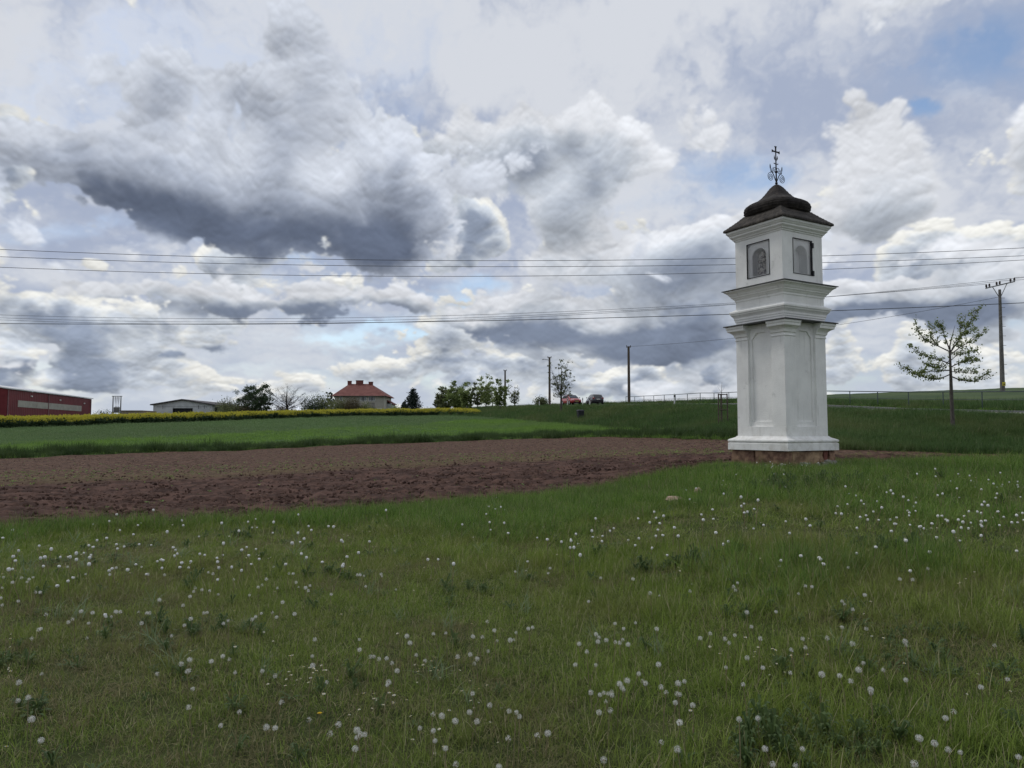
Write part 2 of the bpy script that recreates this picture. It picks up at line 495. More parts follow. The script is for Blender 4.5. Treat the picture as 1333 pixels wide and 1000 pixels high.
for k, c in enumerate(_cols):
    th = _th[k]; cs = math.cos(th)
    for i, (YY, PP) in enumerate(((_Y1, _P1), (_Y2, _P2), (_Y3, _P3)), 1):
        p = at_px(c, PP[k], YY[k]); _tbl_r[i].append(YY[k] / cs); _tbl_z[i].append(p.z)
    if c <= 600:
        r4 = _Y4[k] / cs; z4 = _Z4[k]; r5 = r4 + 40; z5 = z4 + 0.15
    else:
        r4 = float(road_r(th, 33.2)); z4 = float(zroad(r4 * cs)); r5 = float(road_r(th, 40.0)); z5 = float(zroad(r5 * cs))
    _tbl_r[4].append(r4); _tbl_z[4].append(z4); _tbl_r[5].append(r5); _tbl_z[5].append(z5)
_c6 = {600: (300, 7.3), 700: (260, 7.4), 800: (175, 6.9), 950: (125, 519), 1100: (112, 512.5), 1240: (98, 507.5), 1333: (90, 503.5), 1800: (85, 497)}
for k, c in enumerate(_cols):
    cs = math.cos(_th[k])
    if c in _c6:
        Yc, v = _c6[c]
        z = v if v < 20 else at_px(c, v, Yc).z
        r6 = Yc / cs
    else: r6, z = 420.0, _tbl_z[4][k] - 0.6
    _tbl_r[6].append(r6); _tbl_z[6].append(z)
    _tbl_r[7].append(2500.0); _tbl_z[7].append(-12.0)
_TH = np.array([-math.pi, -2.0, -1.3] + _th + [1.25, 2.0, math.pi])
for i in range(1, 8):
    r_, z_ = _tbl_r[i], _tbl_z[i]
    if i in (4, 5):
        x0 = 33.2 if i == 4 else 40.0
        e = [float(road_r(a, x0)) for a in (1.25, 2.0)]
        _tbl_r[i] = np.array([150.0 + 20 * i, 150, 150 + 20 * (i - 4)] + r_ + e + [150.0 + 20 * i])
        _tbl_z[i] = np.array([2.0, 2.4, 2.7] + z_ + [2.0, 1.8, 2.0])
    else:
        _tbl_r[i] = np.array([r_[0] if i < 6 else r_[-1] * 2, r_[0], r_[0]] + r_ + [r_[-1], r_[-1] * 1.1, r_[0] if i < 6 else r_[-1] * 2])
        _tbl_z[i] = np.array([0.2 * i, z_[0], z_[0]] + z_ + [z_[-1], z_[-1], 0.2 * i])
# keep the rows in order everywhere
_fine = np.linspace(-math.pi, math.pi, 3601)
_RR = np.zeros((8, _fine.size)); _ZZ = np.zeros((8, _fine.size))
for i in range(1, 8):
    _RR[i] = np.interp(_fine, _TH, _tbl_r[i]); _ZZ[i] = np.interp(_fine, _TH, _tbl_z[i])
    if i in (4, 5):
        msk = (_fine > TH_J) & (_fine < 2.0)
        _RR[i][msk] = road_r(_fine[msk], 33.2 if i == 4 else 40.0)
        _ZZ[i][msk] = zroad(_RR[i][msk] * np.cos(_fine[msk]))
    _RR[i] = np.maximum(_RR[i], _RR[i - 1] + (0.5 if i > 1 else 0))
_ker = np.ones(9) / 9
for i in (1, 2, 3, 6):
    for A in (_RR, _ZZ):
        A[i] = np.convolve(np.pad(A[i], 4, mode='edge'), _ker, 'valid')


def rows_at(th):
    return [np.interp(th, _fine, _RR[i]) for i in range(8)], [np.interp(th, _fine, _ZZ[i]) for i in range(8)]


def undul(x, y):
    return (fbm(x * 0.45 + 40, y * 0.45 + 40, 3, 0.5, seed=31) - 0.5)


def H(x, y):
    """height of the land at world x, y (arrays)"""
    x = np.asarray(x, dtype=np.float64); y = np.asarray(y, dtype=np.float64)
    th = np.arctan2(x, y); r0 = np.hypot(x, y)
    rr, zz = rows_at(th)
    out = 0
    for k, w in ((0.965, 0.25), (1.0, 0.5), (1.035, 0.25)):
        r = r0 * k
        z = np.zeros_like(r)
        for i in range(7):
            a, b = rr[i], rr[i + 1]
            t = np.clip((r - a) / (b - a), 0, 1)
            seg = zz[i] + (zz[i + 1] - zz[i]) * t
            z = np.where(r >= a, seg, z)
        out = out + z * w
    amp = np.interp(r0, [0, 5, 20, 100], [0.05, 0.07, 0.12, 0.2])
    rd = (r0 > rr[4] - 1.0) & (r0 < rr[5] + 1.0) & (th > TH_J) & (th < 2.0)
    return out + np.where(rd, 0, undul(x, y) * amp)


def h(x, y): return float(H(np.array([x]), np.array([y]))[0])


def ground_hit(px, py, dz=0.0):
    """point where the sight line of a pixel meets the land (plus a height dz)"""
    a = (px - 666.5) / 952; b = (500 - py) / 952
    cp, sp = math.cos(PITCH), math.sin(PITCH)
    dx_, dy_, dz_ = a, cp - sp * b, sp + cp * b
    ts = np.geomspace(2.2, 200, 900)
    hh = H(dx_ * ts, dy_ * ts) + dz
    z = CAM_Z + dz_ * ts
    i = np.argmax(z <= hh)
    t = ts[i]
    return Vector((dx_ * t, dy_ * t, float(hh[i]) - dz))


def on_ground(px, Y, dz=0.0):
    x = (px - 666.5) / 952 * Y
    return Vector((x, Y, h(x, Y) + dz))


def strip_mesh(name, i0, i1, th, nr, mat, f0=0.0, f1=1.0, geo=True, lift=0.0, rough=None):
    rr, _ = rows_at(th)
    a = rr[i0] + (rr[i1] - rr[i0]) * f0; b = rr[i0] + (rr[i1] - rr[i0]) * f1
    u = np.linspace(0, 1, nr + 1)[:, None]
    a = np.maximum(a, 0.25)
    RR_ = a * (b / a) ** u if geo else a + (b - a) * u
    X = np.sin(th) * RR_; Y = np.cos(th) * RR_
    Z = H(X, Y) + lift
    if rough is not None: Z = Z + rough(X, Y, u, RR_)
    n, c = X.shape
    v = np.stack([X, Y, Z], -1).reshape(-1, 3)
    idx = np.arange(n * c).reshape(n, c)
    q = np.stack([idx[:-1, :-1], idx[:-1, 1:], idx[1:, 1:], idx[1:, :-1]], -1).reshape(-1, 4)
    q = q[:, ::-1]
    m = bpy.data.meshes.new(name)
    m.vertices.add(len(v)); m.vertices.foreach_set('co', v.ravel())
    m.loops.add(q.size); m.loops.foreach_set('vertex_index', q.ravel().astype(np.int32))
    m.polygons.add(len(q)); m.polygons.foreach_set('loop_start', np.arange(0, q.size, 4, dtype=np.int32))
    m.polygons.foreach_set('use_smooth', np.ones(len(q), dtype=bool))
    m.materials.append(mat)
    at = m.attributes.new('across', 'FLOAT', 'POINT'); at.data.foreach_set('value', np.repeat(u, c, axis=1).ravel().astype(np.float32))
    m.update(calc_edges=True); m.validate()
    o = bpy.data.objects.new(name, m); COL.objects.link(o)
    return o


# ------------------------------------------------------------------ scattering for what nobody could count
def scatter(name, sources, pts, rot, scl, pick, label, cat):
    """one object: a cloud of points that carries an instance of a source plant on each"""
    coll = bpy.data.collections.new(name + '_kinds')
    for k, me in enumerate(sources):
        o = bpy.data.objects.new('%s_kind_%02d' % (name, k), me); coll.objects.link(o)
    n = len(pts)
    m = bpy.data.meshes.new(name); m.vertices.add(n); m.vertices.foreach_set('co', np.asarray(pts, dtype=np.float32).ravel())
    for nm, ty, arr in (('rot', 'FLOAT_VECTOR', rot), ('scl', 'FLOAT_VECTOR', scl)):
        a = m.attributes.new(nm, ty, 'POINT'); a.data.foreach_set('vector', np.asarray(arr, dtype=np.float32).ravel())
    a = m.attributes.new('pick', 'INT', 'POINT'); a.data.foreach_set('value', np.asarray(pick, dtype=np.int32))
    o = bpy.data.objects.new(name, m); COL.objects.link(o)
    g = bpy.data.node_groups.new(name, 'GeometryNodeTree')
    g.interface.new_socket('Geometry', in_out='INPUT', socket_type='NodeSocketGeometry')
    g.interface.new_socket('Geometry', in_out='OUTPUT', socket_type='NodeSocketGeometry')
    nd = g.nodes; ln = g.links
    gi = nd.new('NodeGroupInput'); go = nd.new('NodeGroupOutput')
    iop = nd.new('GeometryNodeInstanceOnPoints'); ci = nd.new('GeometryNodeCollectionInfo')
    ci.inputs['Collection'].default_value = coll
    ci.inputs['Separate Children'].default_value = True; ci.inputs['Reset Children'].default_value = True
    def attr(nm, ty):
        a_ = nd.new('GeometryNodeInputNamedAttribute'); a_.data_type = ty; a_.inputs['Name'].default_value = nm
        return a_.outputs['Attribute']
    m2p = nd.new('GeometryNodeMeshToPoints')
    ln.new(gi.outputs[0], m2p.inputs[0]); ln.new(m2p.outputs[0], iop.inputs['Points'])
    ln.new(ci.outputs[0], iop.inputs['Instance']); iop.inputs['Pick Instance'].default_value = True
    ln.new(attr('pick', 'INT'), iop.inputs['Instance Index'])
    e2r = nd.new('FunctionNodeEulerToRotation'); ln.new(attr('rot', 'FLOAT_VECTOR'), e2r.inputs[0])
    ln.new(e2r.outputs[0], iop.inputs['Rotation']); ln.new(attr('scl', 'FLOAT_VECTOR'), iop.inputs['Scale'])
    ln.new(iop.outputs[0], go.inputs[0])
    md = o.modifiers.new('scatter', 'NODES'); md.node_group = g
    tag(o, label, cat, kind='stuff')
    return o


def blade_clump(name, n, rad, hmin, hmax, wid, lean, mat, rng, curve=0.5, segs=3, droop=0.0, dry=0.0):
    """a tuft: n bent blades, each a tapering strip"""
    V, F, T = [], [], []
    for _ in range(n):
        a = rng.uniform(0, 2 * math.pi); rr_ = rad * math.sqrt(rng.uniform(0, 1))
        x, y = rr_ * math.cos(a), rr_ * math.sin(a)
        L = rng.uniform(hmin, hmax); da = rng.uniform(0, 2 * math.pi)
        le = rng.uniform(0.1, 1.0) * lean
        dx_, dy_ = math.cos(da), math.sin(da); sx, sy = -dy_, dx_
        w = wid * rng.uniform(0.6, 1.2); b = len(V)
        tw = rng.uniform(-0.8, 0.8)
        px_, py_, pz_ = x, y, -0.01; ang = le * 0.4
        for s_ in range(segs + 1):
            u = s_ / segs
            ww = w * (1 - u) ** 0.7 * (0.7 + 0.6 * u)
            ca, sa = math.cos(tw * u), math.sin(tw * u)
            ox, oy = (sx * ca + dx_ * sa * 0.4) * ww / 2, (sy * ca + dy_ * sa * 0.4) * ww / 2
            if s_ < segs: V += [(px_ - ox, py_ - oy, pz_), (px_ + ox, py_ + oy, pz_)]
            else: V += [(px_, py_, pz_)]
            ang += le * curve * (1 + droop * u * 3) / segs * 2
            st = L / segs
            px_ += dx_ * math.sin(ang) * st; py_ += dy_ * math.sin(ang) * st; pz_ += math.cos(ang) * st
        tint = rng.uniform(0, 0.85) if rng.random() > dry else rng.uniform(0.95, 1.0)
        T += [tint] * (2 * segs + 1)
        for s_ in range(segs - 1): F.append((b + 2 * s_, b + 2 * s_ + 1, b + 2 * s_ + 3, b + 2 * s_ + 2))
        F.append((b + 2 * segs - 2, b + 2 * segs - 1, b + 2 * segs))
    m = bpy.data.meshes.new(name); m.from_pydata(V, [], F); m.materials.append(mat)
    at = m.attributes.new('tint', 'FLOAT', 'POINT'); at.data.foreach_set('value', T)
    m.polygons.foreach_set('use_smooth', [True] * len(m.polygons)); m.update()
    return m

# ------------------------------------------------------------------ the land
def soil_extra(t, P, col, b):
    at = t.nodes.new('ShaderNodeAttribute'); at.attribute_name = 'across'
    A = N(t, at.outputs['Fac'])
    w = noise(t, P, 0.25, 3, 0.5)
    a2 = A + (w - 0.5) * 0.10
    c = mixc(t, a2.ss(0.46, 0.54), col, mixc(t, noise(t, P, 5.0, 6, 0.75).ss(0.40, 0.60), (0.050, 0.029, 0.021), (0.145, 0.090, 0.064)))
    weed = noise(t, P, 3.0, 5, 0.7).ss(0.36, 0.60) * a2.ss(0.46, 0.51) * a2.ss(0.62, 0.55)
    c = mixc(t, weed * 0.45, c, (0.125, 0.112, 0.048))
    return c


M_soil = pmat('ploughed_soil', (0.042, 0.024, 0.019), (0.110, 0.064, 0.050), scale=1.6, rough=0.95, bump=0.10, bscale=6.0, coord='World', spec=0.1, extra=soil_extra)
M_meadow = pmat('meadow_ground', (0.030, 0.042, 0.013), (0.062, 0.070, 0.026), scale=1.1, rough=0.95, bump=0.03, bscale=14, coord='World', spec=0.1)
M_green = pmat('green_crop_ground', (0.035, 0.070, 0.020), (0.060, 0.110, 0.035), scale=0.25, rough=0.95, bump=0.04, bscale=6, coord='World', spec=0.1)
M_bank = pmat('bank_ground', (0.045, 0.065, 0.026), (0.065, 0.090, 0.036), scale=0.3, rough=0.95, bump=0.05, bscale=5, coord='World', spec=0.1)
M_hill = pmat('hill_field_crop', (0.052, 0.080, 0.038), (0.075, 0.105, 0.046), scale=0.12, rough=0.95, bump=0.05, bscale=3, coord='World', spec=0.1)
M_asphalt = pmat('road_asphalt', (0.055, 0.056, 0.058), (0.075, 0.075, 0.075), scale=3, rough=0.9, bump=0.004, bscale=60, coord='World')

TH_IN = np.radians(np.arange(-51, 53.01, 0.24))
TH_ALL = np.concatenate([np.radians(np.arange(-180, -51, 4.0)), TH_IN, np.radians(np.arange(56, 180.1, 4.0))])
TH_ALL[0] = -math.pi; TH_ALL[-1] = math.pi


def clod_rough(x, y, u, r):
    n = fbm(x * 3.2, y * 3.2, 4, 0.62, billow=True, seed=50)
    ridge = fbm(x * 0.9 + 9, y * 2.6, 3, 0.5, seed=51)
    k = np.clip(1 - (u - 0.48) / 0.12, 0.22, 1) * np.clip(np.minimum(u, 1 - u) * 25, 0, 1)
    return ((n - 0.36) * 0.16 + (ridge - 0.5) * 0.10) * k


tag(strip_mesh('meadow', 0, 1, TH_ALL, 60, M_meadow), kind='structure')
tag(strip_mesh('ploughed_field', 1, 2, TH_ALL, 150, M_soil, geo=True, rough=clod_rough), kind='structure')
tag(strip_mesh('crop_field', 2, 3, TH_ALL, 34, M_green), kind='structure')
tag(strip_mesh('embankment', 3, 4, TH_ALL, 36, M_bank), kind='structure')
TH_ROAD = TH_ALL[(TH_ALL >= TH_J) & (TH_ALL <= 2.0)]
TH_L = np.append(TH_ALL[TH_ALL < TH_J], TH_J); TH_R = np.insert(TH_ALL[TH_ALL > 2.0], 0, TH_ROAD[-1])
TH_ROAD = np.insert(TH_ROAD, 0, TH_J)
tag(strip_mesh('road', 4, 5, TH_ROAD, 8, M_asphalt), kind='structure')
tag(strip_mesh('farmland', 4, 5, TH_L, 8, M_green), kind='structure')
tag(strip_mesh('farmland', 4, 5, TH_R, 8, M_green), kind='structure')
tag(strip_mesh('hill_field', 5, 6, TH_ALL, 26, M_hill), kind='structure')
tag(strip_mesh('distant_land', 6, 7, TH_ALL, 26, M_hill), kind='structure')

# kerb along the near edge of the road
M_concrete = pmat('kerb_concrete', (0.28, 0.27, 0.25), (0.38, 0.365, 0.34), scale=3, rough=0.9, bump=0.004, bscale=40, coord='World')
mb = MB()
ks = np.arange(14.0, 47.0, 1.0)
secs = []
for Yk in ks:
    xk = 33.2 - 0.246 * Yk
    z = float(zroad(Yk))
    n_ = Vector((-0.971, -0.239, 0))
    p = Vector((xk, Yk, 0))
    secs.append([p + n_ * 0.22 + Vector((0, 0, z - 0.25)), p + n_ * 0.20 + Vector((0, 0, z + 0.05)), p + n_ * 0.03 + Vector((0, 0, z + 0.07)), p - n_ * 0.0 + Vector((0, 0, z - 0.25))])
mb.rings(secs)
tag(mb.build('kerb', M_concrete), kind='structure')
# painted edge lines on the asphalt
M_line = pmat('road_paint', (0.55, 0.55, 0.53), (0.72, 0.72, 0.70), scale=6, rough=0.8, coord='World')
mb = MB()
for off in (0.35, 6.45):
    V = []
    Ys = np.arange(14, 150, 2.0)
    for Yk in Ys:
        xk = 33.2 + off - 0.246 * Yk
        zk = float(zroad(Yk)) + 0.03
        V += [(xk - 0.06, Yk, zk), (xk + 0.06, Yk, zk)]
    mb.add(V, [(2 * i, 2 * i + 1, 2 * i + 3, 2 * i + 2) for i in range(len(Ys) - 1)])
tag(mb.build('road_markings', M_line), kind='structure')

# ------------------------------------------------------------------ grasses
G1, G2 = (0.040, 0.082, 0.010), (0.330, 0.430, 0.085)
M_blade = leafmat('meadow_grass_blade', G1, G2, patch=0.32, c3=(0.210, 0.210, 0.070), psc=0.45, c4=(0.42, 0.38, 0.22), trans=0.45)
M_tall = leafmat('tall_grass_blade', (0.032, 0.084, 0.012), (0.240, 0.370, 0.070), patch=0.2, c3=(0.10, 0.12, 0.05), c4=(0.28, 0.24, 0.14))
M_weed = leafmat('weed_leaf', (0.055, 0.095, 0.032), (0.120, 0.170, 0.060), patch=0.1)
M_bankb = leafmat('bank_grass_blade', (0.024, 0.062, 0.018), (0.125, 0.205, 0.060), patch=0.5, c3=(0.135, 0.165, 0.060), psc=0.14, c4=(0.22, 0.20, 0.12))
M_cropb = leafmat('young_cereal_blade', (0.090, 0.190, 0.030), (0.260, 0.410, 0.080), patch=0.4, c3=(0.160, 0.240, 0.090), psc=0.08)
rg = random.Random(3)
fine = [blade_clump('grass_tuft', 44, 0.13, 0.04, 0.11, 0.0042, 1.5, M_blade, rg, 0.7, dry=0.10) for _ in range(4)]
mid_ = [blade_clump('grass_tuft', 40, 0.14, 0.08, 0.20, 0.0050, 1.0, M_blade, rg, 0.6, dry=0.07) for _ in range(4)]
tall = [blade_clump('grass_tuft', 34, 0.12, 0.14, 0.32, 0.0065, 0.8, M_tall, rg, 0.6, dry=0.04) for _ in range(3)]
pale = [blade_clump('grass_tuft', 16, 0.05, 0.16, 0.30, 0.0075, 1.1, leafmat('pale_tussock_blade', (0.15, 0.21, 0.11), (0.24, 0.30, 0.17)), rg, 0.8)]


def weed_rosette(name, n, L, wid, mat, rng, up=0.5):
    V, F, T = [], [], []
    for k in range(n):
        a = 2 * math.pi * k / n + rng.uniform(-0.3, 0.3); l = L * rng.uniform(0.6, 1.1); w = wid * rng.uniform(0.7, 1.2)
        ca, sa = math.cos(a), math.sin(a); e = up * rng.uniform(0.3, 1.3); b = len(V)
        for u, ww, z in ((0, 0.15, 0.0), (0.3, 0.6, 0.6), (0.65, 1.0, 1.0), (0.85, 0.7, 0.95)):
            x, y = ca * l * u, sa * l * u; zz = z * e * l + 0.01
            V += [(x - sa * -w * ww / 2, y - ca * w * ww / 2, zz), (x + sa * -w * ww / 2, y + ca * w * ww / 2, zz)]
        V.append((ca * l, sa * l, e * l * 0.75 + 0.01))
        for s_ in range(3): F.append((b + 2 * s_, b + 2 * s_ + 1, b + 2 * s_ + 3, b + 2 * s_ + 2))
        F.append((b + 6, b + 7, b + 8)); T += [rng.uniform(0, 0.85)] * 9
    m = bpy.data.meshes.new(name); m.from_pydata(V, [], F); m.materials.append(mat)
    at = m.attributes.new('tint', 'FLOAT', 'POINT'); at.data.foreach_set('value', T); m.update()
    return m


weeds = [weed_rosette('weed_rosette', 9, 0.085, 0.016, M_weed, rg, 0.45), weed_rosette('weed_rosette', 16, 0.06, 0.011, M_weed, rg, 0.9), weed_rosette('weed_rosette', 26, 0.07, 0.012, M_weed, rg, 1.2)]


def area_points(n, th0, th1, ra, rb, seed):
    """n points spread evenly over the ground between two bearings; ra, rb may be functions of the bearing"""
    q = np.random.RandomState(seed)
    th = q.uniform(th0, th1, n); u = q.uniform(0, 1, n)
    a = ra(th) if callable(ra) else np.full(n, ra); b = rb(th) if callable(rb) else np.full(n, rb)
    r = np.sqrt(a * a + (b * b - a * a) * u)
    return th, r, q


def rowf(i): return lambda th: np.interp(th, _fine, _RR[i])


W0, W1 = R(-50), R(52)
SHX, SHY, SHA = 7.5573, 20.5, R(30)


def inside_shrine(x, y, m=0.98):
    lx = (x - SHX) * math.cos(SHA) + (y - SHY) * math.sin(SHA); ly = -(x - SHX) * math.sin(SHA) + (y - SHY) * math.cos(SHA)
    return (np.abs(lx) < m) & (np.abs(ly) < m)


def put(name, sources, th, r, q, chooser, sc, label, cat, keep=None, tilt=0.15, sink=0.0):
    x, y = np.sin(th) * r, np.cos(th) * r
    k = ~inside_shrine(x, y)
    if keep is not None: k &= keep(x, y, th, r, q)
    x, y, th, r = x[k], y[k], th[k], r[k]
    n = len(x)
    z = H(x, y) - sink
    s = sc(x, y, th, r, q)
    ds = np.hypot(x - SHX, y - SHY); damp = np.interp(ds, [1.2, 3.2], [0.55 if name != 'shrine_foot_grass' else 0.9, 1.0])
    damp = damp * np.where((th > R(20.5)) & (r > rowf(1)(th) - 2.6) & (r < rowf(2)(th)), 0.40, 1.0)
    s = s * (damp if s.ndim == 1 else damp[:, None])
    if s.ndim == 1: s = np.stack([s, s, s * q.uniform(0.8, 1.25, n)], -1)
    rot = np.stack([q.normal(0, tilt, n), q.normal(0, tilt, n), q.uniform(0, 6.283, n)], -1)
    return scatter(name, sources, np.stack([x, y, z], -1), rot, s, chooser(x, y, th, r, q), label, cat)


def patchn(x, y, s, seed): return fbm(x * s + 60, y * s + 60, 4, 0.55, seed=seed)


def choose_meadow(x, y, th, r, q):
    n = len(x)
    tallness = (patchn(x, y, 0.35, 61) - 0.5) * 1.7 + 0.18 + 0.30 * np.clip((th + 0.1) / 0.6, -0.5, 1) + np.clip((r - 9) / 9, -0.15, 0.6)
    edge = np.interp(th, _fine, _RR[1]) - r
    tallness = tallness + np.clip(1 - edge / 2.2, 0, 1) * 0.55
    u = q.uniform(0, 1, n)
    p = q.randint(0, 4, n)
    p = np.where(u < np.clip(tallness, 0, 0.85), 4 + q.randint(0, 4, n), p)
    p = np.where(u < np.clip(tallness - 0.45, 0, 0.5), 8 + q.randint(0, 3, n), p)
    wd = patchn(x, y, 0.8, 62)
    dr = patchn(x, y, 0.9, 63) + (0.05 - 0.10 * (th > 0.1))
    p = np.where((q.uniform(0, 1, n) < np.clip((dr - 0.50) * 4.0, 0, 0.6)) & (r < 16), 15 + q.randint(0, 2, n), p)
    v = q.uniform(0, 1, n)
    p = np.where(v < np.clip((wd - 0.54) * 0.8, 0.008, 0.10), 12 + q.randint(0, 3, n), p)
    p = np.where((v > 0.9975), 11, p)
    return p


M_straw = leafmat('dry_grass_blade', (0.120, 0.110, 0.045), (0.300, 0.260, 0.130), patch=0.2, c3=(0.15, 0.17, 0.06))
dryk = [blade_clump('dry_tuft', 46, 0.14, 0.04, 0.10, 0.0040, 1.8, M_straw, rg, 0.9) for _ in range(2)]
KINDS_ = fine + mid_ + tall + pale + weeds + dryk
put('meadow_grass', KINDS_, *area_points(17800, W0, W1, 2.5, 9.5, 71), choose_meadow,
    lambda x, y, th, r, q: np.interp(r, [2.5, 9.5], [0.85, 1.1]) * q.uniform(0.7, 1.25, len(x)), 'short meadow grass with weeds across the foreground', 'grass')
put('meadow_grass', KINDS_, *area_points(19500, W0, W1, 9.5, rowf(1), 72), choose_meadow,
    lambda x, y, th, r, q: np.interp(r, [9.5, 25], [1.1, 1.75])[:, None] * np.stack([q.uniform(0.9, 1.5, len(x))] * 2 + [q.uniform(0.6, 1.0, len(x))], -1),
    'meadow grass running back to the ploughed field and the shrine', 'grass', keep=lambda x, y, th, r, q: r > 9.5)
# ragged edge of the meadow against the soil and grass tufts round the shrine's foot
thf, rf, qf = area_points(3500, W0, W1, lambda t: rowf(1)(t) - 0.7, lambda t: rowf(1)(t) + 0.45, 73)
put('field_edge_grass', tall + mid_, thf, rf, qf, lambda x, y, th, r, q: q.randint(0, 7, len(x)),
    lambda x, y, th, r, q: q.uniform(0.5, 1.35, len(x)), 'taller grass along the near edge of the ploughed soil', 'grass')
th_s = np.random.RandomState(74).uniform(0, 6.283, 520); q_ = np.random.RandomState(75)
ang = th_s; rad = q_.uniform(0.92, 1.65, 520)
k_ = np.maximum(np.abs(np.cos(ang)), np.abs(np.sin(ang)))
lx = np.cos(ang) / k_ * rad; ly = np.sin(ang) / k_ * rad
wx_ = SHX + lx * math.cos(SHA) - ly * math.sin(SHA); wy_ = SHY + lx * math.sin(SHA) + ly * math.cos(SHA)
put('shrine_foot_grass', tall + weeds, np.arctan2(wx_, wy_), np.hypot(wx_, wy_), q_, lambda x, y, th, r, q: q.randint(0, 6, len(x)),
    lambda x, y, th, r, q: q.uniform(0.4, 1.1, len(x)) * np.clip((patchn(x, y, 1.3, 95) - 0.38) * 5, 0.3, 1.2), 'dark grass and nettles round the foot of the white shrine', 'grass')
# right of the shrine the soil strip is thinly overgrown
put('sparse_weeds', mid_ + weeds, *area_points(2600, R(23), W1, rowf(1), rowf(2), 76), lambda x, y, th, r, q: q.randint(0, 7, len(x)),
    lambda x, y, th, r, q: q.uniform(0.6, 1.5, len(x)), 'weeds creeping over the strip of soil below the bank', 'weeds',
    keep=lambda x, y, th, r, q: q.uniform(0, 1, len(x)) < np.clip((th - R(25)) / R(6), 0.1, 1))
put('seedling_strip', [weed_rosette('seedling', 5, 0.05, 0.02, M_cropb, rg, 0.7), blade_clump('seedling', 6, 0.06, 0.03, 0.07, 0.008, 0.8, M_cropb, rg)],
    *area_points(19000, W0, R(20), rowf(1), rowf(2), 77), lambda x, y, th, r, q: q.randint(0, 2, len(x)),
    lambda x, y, th, r, q: q.uniform(0.7, 1.6, len(x)), 'sparse green seedlings over the bare soil', 'seedlings',
    keep=lambda x, y, th, r, q: (lambda u: q.uniform(0, 1, len(x)) < np.clip(1 - np.abs(u - 0.45) * 7, 0.04, 0.9))((r - rowf(1)(th)) / (rowf(2)(th) - rowf(1)(th))))


# clods of earth
def clod(name, rng):
    mb = MB()
    bm = bmesh.new(); bmesh.ops.create_icosphere(bm, subdivisions=1, radius=1.0)
    for v in bm.verts: v.co *= rng.uniform(0.55, 1.2); v.co.z *= 0.6
    m = bpy.data.meshes.new(name); bm.to_mesh(m); bm.free(); m.materials.append(M_clod)
    return m


M_clod = pmat('soil_clod', (0.046, 0.027, 0.022), (0.125, 0.078, 0.060), scale=0.9, rough=0.95, bump=0.01, bscale=30, coord='World', spec=0.1)
put('soil_clods', [clod('clod', rg) for _ in range(5)], *area_points(72000, W0, R(23), rowf(1), rowf(2), 78),
    lambda x, y, th, r, q: q.randint(0, 5, len(x)), lambda x, y, th, r, q: (0.018 + 0.06 * q.uniform(0, 1, len(x)) ** 3) * np.interp((r - rowf(1)(th)) / (rowf(2)(th) - rowf(1)(th)), [0, .3, .5], [1.2, .95, .5]),
    'lumps of turned brown earth over the ploughed field', 'soil', keep=lambda x, y, th, r, q: q.uniform(0, 1, len(x)) < np.clip(1.25 - (r - rowf(1)(th)) / 15, 0.30, 1), tilt=1.0)

# green crop: thin blades over the field, a dark uncut fringe along the soil
M_palecrop = leafmat('pale_cereal_blade', (0.095, 0.165, 0.065), (0.215, 0.310, 0.125), patch=0.4, c3=(0.14, 0.19, 0.09), psc=0.05)
pcrop = [blade_clump('pale_crop_tuft', 26, 0.30, 0.08, 0.15, 0.016, 0.7, M_palecrop, rg, 0.6) for _ in range(3)]
crop = [blade_clump('crop_tuft', 26, 0.30, 0.10, 0.20, 0.016, 0.7, M_cropb, rg, 0.6) for _ in range(3)]
M_fringeb = leafmat('dark_fringe_blade', (0.020, 0.045, 0.014), (0.075, 0.120, 0.036), patch=0.3, c3=(0.10, 0.15, 0.05), psc=0.6)
dfringe = [blade_clump('dark_fringe_tuft', 34, 0.30, 0.22, 0.48, 0.018, 0.7, M_fringeb, rg, 0.6, dry=0.02) for _ in range(3)]
fringe = [blade_clump('fringe_tuft', 34, 0.30, 0.22, 0.48, 0.018, 0.7, M_bankb, rg, 0.6, dry=0.03) for _ in range(3)]
put('green_crop', crop + pcrop, *area_points(29000, W0, R(22), rowf(2), rowf(3), 80), lambda x, y, th, r, q: q.randint(0, 3, len(x)) + np.where((r - rowf(2)(th)) / (rowf(3)(th) - rowf(2)(th)) + q.normal(0, .02, len(x)) > np.interp(th, [R(-38), R(-8), R(0)], [.30, .42, .9]), 3, 0),
    lambda x, y, th, r, q: np.interp(r, [40, 110], [1.2, 2.0])[:, None] * np.stack([q.uniform(0.8, 1.4, len(x))] * 2 + [q.uniform(0.5, 1.0, len(x))], -1),
    'low green cereal growing in the strip beyond the bare soil', 'crop')
put('field_fringe', dfringe, *area_points(4400, W0, R(22), rowf(2), lambda t: rowf(2)(t) + np.interp(t, [R(-35), R(0), R(20)], [2.6, 3.2, 2.4]), 81), lambda x, y, th, r, q: q.randint(0, 3, len(x)),
    lambda x, y, th, r, q: q.uniform(0.6, 1.3, len(x)) * (0.25 + patchn(x, y, 0.8, 89) * 1.8), 'dark uncut grass along the far edge of the ploughed soil', 'grass')
